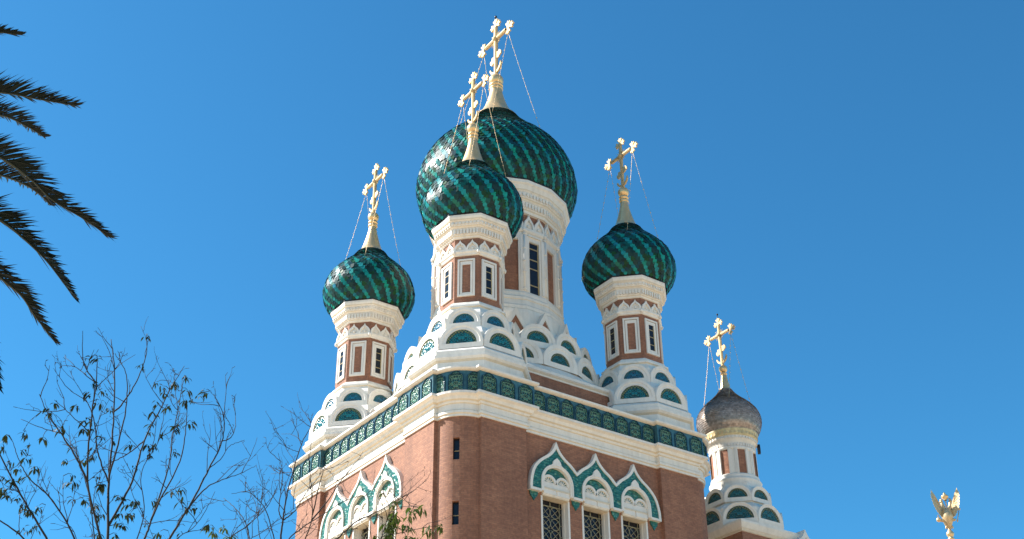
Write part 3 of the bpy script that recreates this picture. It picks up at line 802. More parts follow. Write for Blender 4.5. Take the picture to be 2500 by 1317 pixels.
# windows below the hoods
def window(ang, c):
    f = MB(); fb = Fr(ang, H-DL); fr = Fl(fb(c, 0, 0), fb.t, fb.n); gd = -.38
    for sg in (-1, 1):
        u0, u1 = sorted((sg*(OH+.05), sg*(OH-.03)))
        box(f, fr, u0, u1, OZ0, OZ1, gd, .03, STONE)
        u0, u1 = sorted((sg*(OH-.03), sg*(OH-.055)))
        box(f, fr, u0, u1, OZ0, OZ1, gd, -.2, STONE)
    f.poly([fr(-OH, OZ1, .0), fr(OH, OZ1, .0), fr(OH, OZ1, gd), fr(-OH, OZ1, gd)][::-1], OCHRE)
    box(f, fr, -OH-.05, OH+.05, OZ0-.15, OZ0, gd, .12, STONE)
    wo = f.build('window', church)
    g = MB(); g.poly([fr(-OH, OZ0, gd+.02), fr(OH, OZ0, gd+.02), fr(OH, OZ1, gd+.02), fr(-OH, OZ1, gd+.02)], GLASS); g.build('glass_pane', wo)
    l = MB(); wI = OH-.06; d = gd+.06; r = .019
    xs = (-wI+.02, -wI+.09, wI-.09, wI-.02)
    for x in (-wI+.13, wI-.13): tube(l, [fr(x, OZ0, d), fr(x, OZ1, d)], r, GRILLE, 5)
    tube(l, [fr(0, OZ1-.22, d), fr(0, OZ1, d)], r, GRILLE, 5)
    st = .46; v = OZ1-.22
    tube(l, [fr(-wI, v, d), fr(wI, v, d)], r, GRILLE, 5)
    while v > OZ0+.2:
        for cx in (-.228, .228):
            cy = v-st/2
            tube(l, [fr(cx+.222*cos(2*pi*i/14), cy+.222*sin(2*pi*i/14), d) for i in range(15)], r*.8, GRILLE, 4)
            for s1 in (-1, 1): tube(l, [fr(cx-.2, cy-s1*.2, d), fr(cx+.2, cy+s1*.2, d)], r*.7, GRILLE, 4)
        for sg in (-1, 1): tube(l, [fr(sg*(wI-.13), v-st/2, d), fr(sg*wI, v-st/2, d)], r*.8, GRILLE, 4)
        v -= st
    l.build('lattice_grille', wo)
    return wo
w0 = window(-pi/2, 0)
for k in range(4):
    for c in HC:
        if k == 0 and c == 0: continue
        a = k*pi/2; o = (c*cos(a), c*sin(a), 0)
        w2 = share(w0, church, o, a)
        for ch in list(w0.children): share(ch, w2)

# attic between the turrets
TC = (.25, .27)                                     # tower centre in the church's frame
am = MB(); AH = 5.05
lp = ngon(4, AH, TC)
sweep(am, lp, [(0, 23.6, BRICK), (0, 25.52, BRICK)]); am.build('attic_wall', church)
ac = MB()
sweep(ac, lp, [(-.02, 25.50, STONE), (.04, 25.50, STONE), (.06, 25.56, OCHRE), (.10, 25.62, STONE), (.15, 25.66, STONE), (.15, 25.78, STONE), (.02, 25.84, STONE)])
# sloping white skirt up to the ring of arches
sq = []
n16 = ngon(16, 4.62, TC)
N4 = 64
def sqpt(a, h): 
    m = max(abs(cos(a)), abs(sin(a))); return (TC[0]+h*cos(a)/m, TC[1]+h*sin(a)/m)
for i in range(N4):
    a, b = 2*pi*i/N4, 2*pi*(i+1)/N4
    p, q = sqpt(a, AH+.06), sqpt(b, AH+.06); r1 = 4.62
    ac.poly([(*p, 25.81), (*q, 25.81), (TC[0]+r1*cos(b), TC[1]+r1*sin(b), 26.46), (TC[0]+r1*cos(a), TC[1]+r1*sin(a), 26.46)], STONE)
poly2 = [(4.62, 26.4, STONE), (4.55, 26.9, STONE), (4.25, 27.45, STONE), (4.1, 28.0, STONE), (3.72, 28.3, STONE), (3.5, 28.75, STONE), (3.3, 29.2, STONE)]
base = poly2[0][0]
sweep(ac, ngon(16, base, TC), [(a-base, z, m) for a, z, m in poly2])
ac.build('attic_coping', church)
arch_ring(church, TC, 0, 16, 4.75, 26.54, .935, .54, .25, .7, TYMP_GREEN, rot=0, names=('arch_surround', 'tile_panel'), nest=True)
arch_ring(church, TC, 0, 16, 4.38, 27.62, .86, .545, .3, .7, TYMP_TEAL, rot=pi/16, names=('arch_surround', 'tile_panel'), nest=True)
# pointed gables at the foot of the drum
gm = MB(); fr = Fr(0, 3.75, (0, 0), 0); pk = 29.58; bz = 28.2; hwG = .745
o = [(hwG, bz), (0, pk), (-hwG, bz)]; i1 = [(hwG-.215, bz), (0, pk-.40), (-hwG+.215, bz)]; i2 = [(hwG-.375, bz), (0, pk-.70), (-hwG+.375, bz)]
band(gm, fr, i1, o, -.7, .03, STONE, False, di=-.05); band(gm, fr, i2, i1, -.6, -.04, BRICK, False, di=-.10)
gm.poly([fr(x, y, -.09) for x, y in i2], STONE)
G0 = gm.build('pointed_gable', church, (*TC, 0), 0)
for k in range(1, 16): share(G0, church, (*TC, 0), k*pi/8)

# central drum
dm = MB(); DA = 2.95
poly_sweep(dm, 16, [(DA, 28.6, BRICK), (DA, 35.4, BRICK)])
drum = dm.build('central_drum', church, (*TC, 0))
bm_ = MB()
poly_sweep(bm_, 16, [(3.42, 28.7, STONE), (3.38, 29.55, STONE), (3.34, 29.75, OCHRE), (3.30, 29.8, STONE), (3.30, 29.95, STONE), (3.24, 30.05, STONE), (3.20, 30.3, OCHRE), (3.22, 30.34, STONE), (3.22, 30.46, STONE), (3.14, 30.56, STONE), (3.12, 30.74, STONE), (3.06, 30.86, STONE), (2.94, 30.88, STONE)])
bm_.build('drum_base', drum)
hs = DA*math.tan(pi/16)
pil = MB(); fr = Fr(0, DA)
wo_ = .29
for sg in (-1, 1):
    u0, u1 = sorted((sg*wo_, sg*(hs+.02))); box(pil, fr, u0, u1, 30.86, 33.95, 0, .10, STONE)
    u0, u1 = sorted((sg*(wo_+.1), sg*(hs-.02))); box(pil, fr, u0, u1, 30.9, 33.9, 0, .15, STONE)
box(pil, fr, -hs-.02, hs+.02, 33.72, 34.3, 0, .088, STONE); box(pil, fr, -wo_, wo_, 33.66, 33.72, 0, .075, OCHRE)
box(pil, fr, -wo_-.1, wo_+.1, 33.93, 34.02, .08, .17, STONE)
P0 = pil.build('window_frame', drum)
gp = MB(); gp.poly([fr(-wo_, 30.86, .008), fr(wo_, 30.86, .008), fr(wo_, 33.70, .008), fr(-wo_, 33.70, .008)], GLASS)
for v in (31.35, 32.25, 32.75, 33.35): box(gp, fr, -wo_, wo_, v-.025, v+.025, .008, .03, MUNTIN)
box(gp, fr, wo_-.05, wo_, 30.86, 33.7, .008, .028, MUNTIN)
P1 = gp.build('window_pane', drum)
pan = MB(); wp = .34
for sg in (-1, 1):
    u0, u1 = sorted((sg*wp, sg*(hs+.02))); box(pan, fr, u0, u1, 30.86, 34.0, 0, .102, STONE)
    u0, u1 = sorted((sg*(wp+.09), sg*(hs-.02))); box(pan, fr, u0, u1, 30.9, 33.95, 0, .14, STONE)
box(pan, fr, -hs-.02, hs+.02, 33.74, 34.3, 0, .09, STONE); box(pan, fr, -wp, wp, 33.66, 33.74, 0, .075, OCHRE)
P2 = pan.build('blind_panel_frame', drum, (0, 0, 0), pi/8)
col = MB(); frc = Fr(pi/16, DA/cos(pi/16)+.13)
for v0, v1, r in ((30.9, 34.1, .055),):
    tube(col, [frc(0, v0), frc(0, v1)], r, STONE, 8)
    for v in (31.0, 31.9, 32.5, 33.2, 34.0): ball(col, frc(0, v), .095, STONE, 8, 5, .8)
P3 = col.build('ringed_colonnette', drum)
for k in range(1, 8):
    share(P0, drum, (0, 0, 0), k*pi/4); share(P1, drum, (0, 0, 0), k*pi/4); share(P2, drum, (0, 0, 0), pi/8+k*pi/4)
for k in range(1, 16): share(P3, drum, (0, 0, 0), k*pi/8)
s = MB()
poly_sweep(s, 16, [(DA+.05, 34.05, STONE), (DA+.15, 34.12, STONE), (DA+.2, 34.2, STONE), (DA+.2, 34.32, STONE), (DA+.12, 34.36, STONE), (DA+.0, 34.37, STONE)])
for k in range(16):
    f = Fr(k*pi/8, DA)
    for u in (-.3, .3):
        o2 = [(u+x, 34.3+y) for x, y in ogee(.305, .86)]; i2 = [(u+x, 34.36+y) for x, y in ogee(.21, .56)]
        band(s, f, i2, o2, 0, .15, STONE, False, di=.05); s.poly([f(x, y, .055) for x, y in i2], STONE)
        ball(s, f(u, 34.5, .06), .1, STONE, 8, 5)
        ball(s, f(u+(.3 if u > 0 else -.3), 34.2, .17), .09, STONE, 8, 5, 1.4)
s.build('scalloped_band', drum)
c = MB()
poly_sweep(c, 16, [(DA, 35.18, STONE), (DA+.12, 35.2, STONE), (DA+.16, 35.32, OCHRE), (DA+.2, 35.38, STONE), (DA+.26, 35.75, STONE), (DA+.34, 35.82, OCHRE), (DA+.38, 35.88, STONE), (DA+.42, 36.18, STONE), (DA+.48, 36.24, OCHRE), (DA+.5, 36.3, STONE), (DA+.58, 36.5, STONE), (DA+.66, 36.58, STONE), (DA+.66, 36.74, STONE), (3.0, 36.75, STONE)])
for k in range(16):
    for a, nn, z0, z1, d0, d1, wd in ((DA+.2, 7, 35.42, 35.72, -.04, .10, .05), (DA+.39, 7, 35.92, 36.14, -.04, .08, .055)):
        f = Fr(k*pi/8, a); L = a*math.tan(pi/16)
        for q in range(nn):
            u = -L+(q+.5)*2*L/nn
            extr(c, f, [(u-wd, z0+wd), (u, z0), (u+wd, z0+wd), (u+wd, z1), (u-wd, z1)], d0, d1, STONE)
c.build('cornice', drum)
e = MB(); poly_sweep(e, 16, [(3.0, 36.752, LEAD), (3.63, 36.755, LEAD), (3.63, 36.80, LEAD), (3.3, 36.82, LEAD)])
for k in range(48):
    f = Fr(k*pi/24, 3.60); box(e, f, -.02, .02, 36.79, 36.88, -.04, .0, LEAD)
e.build('flashing', drum)
onion('dome', [(3.45, 36.78), (3.82, 37.25), (4.01, 37.8), (4.075, 38.4), (3.9, 39.35), (3.5, 40.2), (3.02, 40.80), (2.66, 41.14), (2.1, 41.72), (1.52, 42.38), (1.18, 42.88)], 117, 3, drum, 7)
spire('spire', [(1.22, 42.80), (1.19, 42.93), (1.08, 42.97), (.86, 43.3), (.62, 43.78), (.40, 44.5), (.335, 44.9), (.37, 44.98), (.37, 45.06), (.33, 45.1), (.33, 45.14), (.38, 45.2), (.36, 45.3), (.27, 45.38)], .40, 45.6, drum)
cross('cross', 45.92, 3.95, drum)
cap = MB(); ball(cap, (0, 0, 50.18), .075, STEEL, 10, 6, 1.3); tube(cap, [(0, 0, 49.6), (0, 0, 50.12)], .012, STEEL, 5); cap.build('lightning_rod', drum)
for sy in (-1, 1):
    for sx in (-1, 1):
        a = radians(40); chain((0, sy*1.15, 48.25), (sx*sin(a)*2.45, sy*cos(a)*2.45, 41.6), drum, .009, .034, .5)

TUR = []
for i, (x, y) in enumerate(((-4.55, -4.55), (4.55, -4.55), (-4.55, 4.55), (4.55, 4.55))):
    if i == 0: TUR.append(make_turret(church, (x+TC[0], y+TC[1], 0), 11))
    else:
        t = TUR[0].copy(); COL.objects.link(t); t.parent = church; t.location = (x+TC[0], y+TC[1], 0); TUR.append(t)
        for ch in list(TUR[0].children):
            cc = ch.copy(); COL.objects.link(cc); cc.parent = t

# ================================================================== bell tower beyond the right-hand corner
BT = (10.6, -4.3)
bell = tag(empty('bell_tower', (*BT, 0)), 'smaller brick and white bell tower with grey shingled onion dome beside the cathedral', 'bell tower')
m = MB()
sweep(m, ngon(4, 1.72), [(0, 0, BRICK), (0, 20.45, BRICK)]); m.build('brick_wall', bell)
m = MB()
poly_sweep(m, 4, [(1.70, 20.38, STONE), (1.78, 20.40, OCHRE), (1.80, 20.48, STONE), (1.86, 20.52, STONE), (1.92, 20.62, STONE), (1.98, 20.74, STONE), (1.98, 20.84, STONE), (1.6, 20.95, STONE)], cap=STONE)
m.build('cornice', bell)
m = MB()
poly_sweep(m, 8, [(1.92, 20.8, STONE), (1.92, 21.0, STONE), (1.80, 21.02, STONE), (1.80, 21.7, STONE), (1.45, 22.05, STONE), (1.40, 22.6, STONE), (1.22, 22.95, STONE), (1.2, 23.1, STONE)]); m.build('pedestal', bell)
arch_ring(bell, (0, 0), 0, 8, 1.9, 21.14, .78, .62, .16, .5, TYMP_GREEN, nest=True)
arch_ring(bell, (0, 0), 0, 8, 1.5, 22.29, .615, .45, .2, .35, TYMP_GREEN, nest=True)
m = MB(); DR = 1.03
lathe(m, [(1.26, 22.9), (1.20, 23.25), (1.22, 23.30), (1.24, 23.36), (1.18, 23.42), (1.14, 23.48), (1.15, 23.54), (1.14, 23.60), (1.05, 23.66), (1.0, 23.68)], STONE, 48)
lathe(m, [(1.0, 24.83), (1.06, 24.84), (1.10, 24.90), (1.10, 24.99), (1.05, 25.03), (1.06, 25.1), (1.10, 25.30), (1.16, 25.33), (1.18, 25.40), (1.15, 25.46), (1.2, 25.5)], STONE, 48)
for k in range(44):
    f = Fr(2*pi*k/44, 1.16); extr(m, f, [(-.05, 25.36), (.05, 25.36), (.05, 25.44), (0, 25.48), (-.05, 25.44)], 0, .06, STONE)
for k in range(16):                                   # white tracery fringe under the band
    f = Fr(2*pi*k/16, 1.08)
    for u in (-.14, 0, .14): extr(m, f, [(u-.06, 25.03), (u, 25.0), (u+.06, 25.03), (u+.02, 25.12), (u, 25.17), (u-.02, 25.12)], 0, .03, STONE)
m.build('drum_molding', bell)
m = MB(); poly_sweep(m, 16, [(DR, 23.6, BRICK), (DR, 24.9, BRICK)], rot=pi/8*0); bd = m.build('bell_drum', bell)
m = MB(); f = Fr(0, DR); hs2 = DR*math.tan(pi/16)
for sg in (-1, 1):
    u0, u1 = sorted((sg*hs2*1.12, sg*.07)); box(m, f, u0, u1, 23.62, 24.86, 0, .045, STONE)
    u0, u1 = sorted((sg*hs2*1.12, sg*.14)); box(m, f, u0, u1, 23.62, 24.86, 0, .065, STONE)
m.poly([f(-.07, 23.62, .01), f(.07, 23.62, .01), f(.07, 24.86, .01), f(-.07, 24.86, .01)], STONE)
p0 = m.build('niche_pilaster', bell)
for k in range(1, 8): share(p0, bell, (0, 0, 0), k*pi/4)
m = MB(); lathe(m, [(1.18, 25.49), (1.24, 25.52), (1.25, 25.60), (1.27, 25.76), (1.31, 25.82), (1.2, 25.86)], CREAM, 48)
for k in range(40):
    f = Fr(2*pi*k/40, 1.262); extr(m, f, [(-.055, 25.58), (.055, 25.58), (0, 25.74)], 0, .014, GOLD)
m.build('gilt_band', bell)
onion('dome', [(1.24, 25.83), (1.43, 26.12), (1.535, 26.58), (1.43, 27.02), (1.13, 27.42), (.74, 27.78), (.46, 28.08), (.28, 28.36)], 64, 3, bell, 23, 'plain')
spire('spire', [(.31, 28.3), (.30, 28.38), (.26, 28.40), (.20, 28.75), (.15, 29.08), (.13, 29.16), (.17, 29.2), (.16, 29.25), (.11, 29.29)], .21, 29.5, bell)
cross('cross', 29.68, 2.6, bell)
for sy in (-1, 1):
    for sx in (-1, 1):
        a = radians(40); chain((0, sy*.76, 31.25), (sx*sin(a)*1.15, sy*cos(a)*1.15, 27.4), bell, .008, .028, .38)
m = MB(); tube(m, [(0, 0, 32.1), (0, 0, 32.55)], .012, STEEL, 5); ball(m, (0, 0, 32.58), .05, STEEL, 8, 5); m.build('lightning_rod', bell)
# dark irregular clump of unclear kind on the shaded side of the band
m = MB(); a = radians(-38); f = Fr(a, 1.2)
box(m, f, -.03, .03, 25.42, 25.46, -.1, .14, STEEL); blob_ = [(-.07, 25.02), (.05, 24.98), (.1, 25.2), (.08, 25.42), (-.05, 25.45), (-.1, 25.25)]; extr(m, f, blob_, .02, .15, STEEL, back=True); m.build('dark_clump', bell)
# porch in front: keel gable, tent roof (below the frame)
m = MB()
fr = Fl((1.78, -2.2, 0), (1, 0, 0), (0, -1, 0))
o = [(x, 19.2+y) for x, y in ogee(1.25, 1.78)]; i1 = [(x, 19.2+y) for x, y in ogee(1.02, 1.42)]
band(m, fr, i1, o, -1.6, .08, STONE, False, di=-.04)
m.poly([fr(x, y, -.02) for x, y in i1], TYMP_GREEN, [(x, y-19.2) for x, y in i1])
box(m, fr, -1.25, 1.25, 0, 19.2, -1.6, 0, BRICK)
m.build('gable', bell)
EG = (18.0-BT[0], -10.2-BT[1])
m = MB()
sweep(m, ngon(4, 2.2, EG), [(0, 0, BRICK), (0, 13.5, BRICK)])
sweep(m, ngon(4, 2.35, EG), [(0, 13.5, STONE), (.15, 13.7, STONE), (.15, 13.9, STONE), (-2.25, 19.55, ROOF), (-2.25, 19.6, ROOF)])
m.poly([(x, y, 19.6) for x, y in ngon(4, .1, EG)], ROOF)
m.build('porch', bell)

# gilded eagle
eg = tag(empty('eagle_finial', (18.0, -10.2, 19.6)), 'gilded double headed eagle finial with raised wings on a turned pole', 'finial statue')
vd = Vector((CAM.x-18.0, CAM.y+10.2, 0)).normalized()
EA = atan2(vd.y, vd.x)+radians(8)
ef = Fr(EA, 0, (0, 0), -19.6)
m = MB()
pr = [(.10, 19.6), (.10, 20.25), (.16, 20.3), (.16, 20.36), (.11, 20.42), (.10, 20.5), (.15, 20.56), (.15, 20.6), (.09, 20.64), (.13, 20.70), (.175, 20.80), (.165, 20.87), (.08, 20.98), (.05, 21.08), (.05, 21.2)]
lathe(m, [(r, z-19.6) for r, z in pr], GOLD, 20); m.build('pole', eg)
m = MB()
def blob(mb, P, R, mt, n=10):
    pts = catmull(P, 5); k = len(P)-1; rr = []
    for i in range(len(pts)):
        t = i/5; j = min(int(t), k-1); rr.append(R[j]+(R[j+1]-R[j])*(t-j))
    tube(mb, pts, rr, mt, n)
E_ = lambda u, v, d=0: ef(u, v, d)
blob(m, [E_(0, 21.05), E_(0, 21.3, .03), E_(.02, 21.62, .08), E_(.04, 21.88, .05), E_(.05, 22.02, .02)], [.06, .19, .27, .22, .08], GOLD_DULL, 12)
for sg in (-1, 1):
    blob(m, [E_(.05+sg*.06, 21.9, .04), E_(.07+sg*.15, 22.12, .05), E_(.07+sg*.19, 22.28, .06)], [.13, .085, .07], GOLD_DULL, 8)
    ball(m, E_(.07+sg*.20, 22.34, .06), .075, GOLD_DULL, 8, 6)
    blob(m, [E_(.07+sg*.25, 22.34, .06), E_(.07+sg*.33, 22.32, .06), E_(.07+sg*.36, 22.27, .06)], [.035, .022, .006], GOLD_DULL, 6)
    lathe_c = E_(.07+sg*.20, 22.42, .06)
    ball(m, lathe_c, .06, GOLD_DULL, 8, 5)
    # leg and claw
    blob(m, [E_(sg*.12, 21.5, .08), E_(sg*.26, 21.42, .14), E_(sg*.36, 21.44, .16)], [.11, .07, .035], GOLD_DULL, 8)
for k in range(-2, 3):                                   # tail feathers
    e0 = E_(.02+k*.03, 21.3, 0); e1 = E_(.02+k*.085, 20.98+abs(k)*.04, .02)
    blob(m, [e0, e0.lerp(e1, .6), e1], [.03, .05, .015], GOLD_DULL, 6)
m.build('body', eg)
for sg in (-1, 1):
    m = MB(); sw = radians(34)
    def wp(s, z, th=0): return E_(.05+sg*(.14+s*cos(sw)), z, .05+s*sin(sw)+th)
    lead = [(0, 21.95), (.10, 22.12), (.20, 22.32), (.34, 22.6), (.52, 22.86)]
    tipx = [(.55, 22.70), (.57, 22.56), (.55, 22.42), (.53, 22.28), (.50, 22.15), (.46, 22.02), (.40, 21.90), (.33, 21.78), (.25, 21.68), (.14, 21.58), (0, 21.6)]
    outl = list(lead)
    for (a, b), (c, d) in zip(tipx, tipx[1:]): outl += [(a, b), ((a+c)/2+.035-.0, (b+d)/2-.015)]
    outl.append(tipx[-1])
    for th, rev in ((.02, False), (-.02, True)):
        q = [wp(x, z, th) for x, z in outl]
        m.poly(q if (sg < 0) != rev else q[::-1], GOLD_DULL)
    for (a, b), (c, d) in zip(outl, outl[1:]+outl[:1]): m.poly([wp(a, b, -.02), wp(c, d, -.02), wp(c, d, .02), wp(a, b, .02)], GOLD_DULL)
    for k in range(9):                                   # raised feather ribs
        t = k/8; p = Vector((.08+.42*t, 21.72+.85*t*t+.2*t)); root_ = Vector((.06+.2*t, 21.95+.35*t))
        tube(m, [wp(root_.x, root_.y, .02), wp(min(.54, p.x+.06), p.y, .02)], [.016, .01], GOLD_DULL, 5)
    m.build('wing', eg)
m = MB(); cc_ = E_(.07, 22.4, .04)
lathe(m, [(.07, cc_.z), (.085, cc_.z+.05), (.08, cc_.z+.08), (.16, cc_.z+.15), (.17, cc_.z+.20), (.10, cc_.z+.27), (.04, cc_.z+.29), (.06, cc_.z+.32), (.05, cc_.z+.36), (0, cc_.z+.40)], GOLD, 14, (cc_.x, cc_.y)); [tube(m, [E_(.07+sg*.03, 22.44, .05), E_(.07+sg*.12, 22.5, .06), E_(.07+sg*.2, 22.44, .06)], .018, GOLD, 5) for sg in (-1, 1)]; tube(m, [E_(.07, 22.1, .04), E_(.07, 22.42, .04)], .03, GOLD_DULL, 6); m.build('crown', eg)
m = MB(); oc = E_(-.40, 21.47, .17); ball(m, oc, .11, GOLD, 12, 8); box(m, Fl(oc, ef.t, ef.n), -.015, .015, .10, .24, -.015, .015, GOLD, True); box(m, Fl(oc, ef.t, ef.n), -.045, .045, .17, .195, -.014, .014, GOLD, True); m.build('orb', eg)
m = MB(); tube(m, [E_(.40, 21.3, .17), E_(.43, 21.45, .17), E_(.56, 21.84, .17)], .022, GOLD_DULL, 6); ball(m, E_(.58, 21.9, .17), .055, GOLD_DULL, 8, 6); ball(m, E_(.41, 21.36, .17), .04, GOLD_DULL, 6, 4); m.build('sceptre', eg)

# ================================================================== trees
def at(px, py, dist):
    """world point seen at a photo pixel, at a horizontal distance from the viewer"""
    x = (px-1250)/FPX; z = -(py-658.5)/FPX
    d = fw+rt*x+up*z; k = dist/hypot(d.x, d.y); return CAM+d*k
def pixd(P):
    v = P-CAM; c = v.dot(fw); return 1250+FPX*v.dot(rt)/c, 658.5-FPX*v.dot(up)/c, hypot(v.x, v.y)

def leaf_blade(mb, p, d, L, wd, droop, rnd, m):
    d = d.normalized(); side = d.cross(Vector((0, 0, 1)))
    if side.length < .1: side = Vector((1, 0, 0))
    side.normalize(); side = (side+Vector((0, 0, rnd.uniform(-.7, .7)))).normalized()
    pts = []; q = Vector(p); dd = d.copy()
    for t, w_ in ((0, .12), (.3, .8), (.6, 1.0), (.85, .55), (1.0, 0)):
        pts.append((q.copy(), w_))
        dd = (dd+Vector((0, 0, -droop))).normalized(); q = q+dd*L*.27
    for (a, wa), (b, wb) in zip(pts, pts[1:]):
        up_ = Vector((0, 0, .12*wd))
        if wb > 0:
            mb.poly([a, b, b+side*wd*wb+up_, a+side*wd*wa+up_], m); mb.poly([a, a-side*wd*wa+up_, b-side*wd*wb+up_, b], m)
        else: mb.poly([a, b, a+side*wd*wa+up_], m); mb.poly([a, a-side*wd*wa+up_, b], m)
def leaf_cluster(mb, p, size, rnd, m, n=7):
    for i in range(n):
        a = rnd.uniform(0, 2*pi); d = Vector((cos(a), sin(a), rnd.uniform(-.35, .25)))
        o = Vector(p)+Vector((rnd.gauss(0, .16), rnd.gauss(0, .16), rnd.gauss(0, .10)))*size
        leaf_blade(mb, o, d, size*rnd.uniform(.45, .8), size*rnd.uniform(.07, .115), rnd.uniform(.25, .6), rnd, m)

def bare_tree(name, label, limbs, leaves, dist, base_px, seed, fork_z, r0=.075, twig_n=9, leaf_size=.2, group=None, spread=1.3, leaf_mat=None):
    """limbs: list of (polyline in photo pixels, base radius, tip radius, parent index or None)"""
    rnd = random.Random(seed)
    foot = at(base_px, 1317, dist); foot.z = 0
    root = tag(empty(name, foot), label, 'tree', group); inv = -foot
    br = MB(); lf = MB(); made = []; tips = []
    top = Vector((foot.x, foot.y, fork_z))
    trunk = catmull([foot, foot.lerp(top, .5)+Vector((.08, -.05, 0)), top], 6)
    tm = MB(); tube(tm, [p+inv for p in trunk], [r0*1.7-(r0*.6)*i/(len(trunk)-1) for i in range(len(trunk))], BARK, 10)
    tm.build('trunk', root)
    for li, (pl, ra, rb, par) in enumerate(limbs):
        ra *= .72; rb *= .8
        d0 = dist+rnd.uniform(-.5, .5)*spread
        if par is not None:
            best = min(made[par], key=lambda P: (pixd(P)[0]-pl[0][0])**2+(pixd(P)[1]-pl[0][1])**2); d0 = pixd(best)[2]
        off = rnd.uniform(-1, 1)*spread; n = len(pl)
        P = [at(x, y, d0+off*(i/(n-1))**1.2) for i, (x, y) in enumerate(pl)]
        if par is not None: P[0] = best.copy()
        elif pl[0][1] > 1290:
            g = P[0].lerp(top, .5)+Vector((0, 0, -.15)); P = [top, g]+P
        C_ = catmull(P, 7)
        C_ = [p+Vector((rnd.gauss(0, .003), rnd.gauss(0, .003), rnd.gauss(0, .003))) if 0 < i < len(C_)-1 else p for i, p in enumerate(C_)]
        m_ = len(C_)
        tube(br, [p+inv for p in C_], [ra+(rb-ra)*(i/(m_-1))**.8 for i in range(m_)], BARK, 6)
        made.append(C_)
        Ltot = sum((b-a).length for a, b in zip(C_, C_[1:]))
        def twig(p, d, L, r, depth):
            q = [p]; dd = d.normalized(); k = 6
            for i in range(k):
                dd = (dd+Vector((rnd.gauss(0, .16), rnd.gauss(0, .16), rnd.gauss(.05, .15)))).normalized(); q.append(q[-1]+dd*L/k)
            tube(br, [x+inv for x in q], [r*(1-.6*i/k) for i in range(k+1)], BARK, 4); tips.append(q[-1])
            for x in q[2:]:                                   # little spurs
                if rnd.random() < .35:
                    e = (dd+Vector((rnd.gauss(0, .8), rnd.gauss(0, .8), rnd.gauss(0, .6)))).normalized(); tube(br, [x+inv, x+inv+e*rnd.uniform(.025, .07)], [.004, .003], BARK, 4, cap=False)
            if depth and L > .25:
                for _ in range(rnd.choice((1, 2, 2))):
                    i = rnd.randint(2, k-1); e = (q[i+1]-q[i]).normalized()+Vector((rnd.gauss(0, .6), rnd.gauss(0, .6), rnd.gauss(.1, .5))); twig(q[i], e, L*rnd.uniform(.4, .65), r*.65, depth-1)
        nt_ = int(twig_n*Ltot/3)
        for _ in range(nt_):
            i = int(m_*rnd.uniform(.25, .97)); i = min(m_-2, i); t = (C_[i+1]-C_[i]).normalized()
            if pixd(C_[i])[1] > 1450: continue
            e = t*.8+rt0*rnd.gauss(0, .5)+Vector((rnd.gauss(0, .4), rnd.gauss(0, .4), rnd.gauss(.28, .3)))
            twig(C_[i], e, rnd.uniform(.22, .75), .0062, 1)
    allp = [p for C_ in made for p in C_[2:]]+tips
    for (x, y) in leaves:
        cand = [p for p in allp if abs(pixd(p)[0]-x) < 60 and abs(pixd(p)[1]-y) < 60]
        dd = pixd(min(cand, key=lambda p: (pixd(p)[0]-x)**2+(pixd(p)[1]-y)**2))[2] if cand else dist
        c = at(x, y, dd)
        if cand:                                             # a stalk from the nearest wood to the leaf bunch
            b = min(cand, key=lambda p: (p-c).length); mid = b.lerp(c, .6)+Vector((0, 0, .04))
            tube(br, [b+inv, mid+inv, c+Vector((0, 0, .03))+inv], [.005, .0045, .003], BARK, 4)
        leaf_cluster(lf, c+inv, leaf_size*rnd.uniform(.75, 1.25), rnd, leaf_mat or LEAF, rnd.randint(6, 11))
    br.build('branches', root); lf.build('leaves', root)
    return root
L1 = [
 ([(262, 1330), (265, 1180), (274, 1074), (280, 918), (271, 829)], .042, .007, None),
 ([(246, 1330), (214, 1176), (223, 1020), (235, 937), (237, 871)], .034, .006, None),
 ([(214, 1176), (184, 1114), (149, 1059), (118, 1012), (96, 963)], .022, .005, 1),
 ([(265, 1180), (239, 1106), (232, 1040), (214, 985), (173, 955)], .018, .005, 0),
 ([(274, 1004), (300, 985), (334, 930), (357, 867), (358, 820)], .020, .005, 0),
 ([(266, 1160), (291, 1075), (308, 996), (308, 918), (281, 863)], .020, .005, 0),
 ([(263, 1283), (322, 1177), (353, 1075), (393, 996), (424, 937), (450, 894)], .026, .005, 0),
 ([(348, 1330), (369, 1271), (408, 1153), (424, 1055), (448, 930)], .036, .006, None),
 ([(369, 1271), (393, 1216), (440, 1126), (455, 1035), (456, 988)], .022, .005, 7),
 ([(405, 1330), (463, 1236), (510, 1145), (542, 1079), (546, 1016), (522, 963)], .034, .005, None),
 ([(463, 1236), (503, 1192), (546, 1171), (590, 1155), (624, 1137)], .018, .004, 9),
 ([(542, 1079), (565, 1067), (575, 1039), (574, 996)], .012, .004, 9),
 ([(120, 1330), (59, 1224), (0, 1110), (-40, 1010)], .034, .008, None),
 ([(186, 1330), (129, 1224), (71, 1169), (47, 1125), (29, 1075)], .028, .005, None),
 ([(68, 1330), (0, 1271), (-60, 1230)], .026, .008, None),
 ([(149, 1059), (102, 1045), (51, 1024)], .010, .004, 2),
 ([(208, 1055), (170, 1010), (133, 977)], .010, .004, 1),
 ([(220, 937), (195, 905), (157, 870)], .010, .004, 1),
 ([(237, 937), (204, 886), (202, 808)], .014, .004, 1),
 ([(353, 1075), (310, 1110), (270, 1130)], .014, .008, 6),
 ([(230, 1310), (208, 1170), (185, 1105), (160, 1085)], .018, .004, None),
 ([(510, 1145), (540, 1120), (560, 1090), (597, 1075)], .010, .004, 9),
 ([(330, 1330), (352, 1250), (345, 1160), (380, 1090), (410, 1040)], .018, .004, None),
 ([(420, 1330), (470, 1290), (500, 1250), (525, 1200)], .014, .004, None),
]
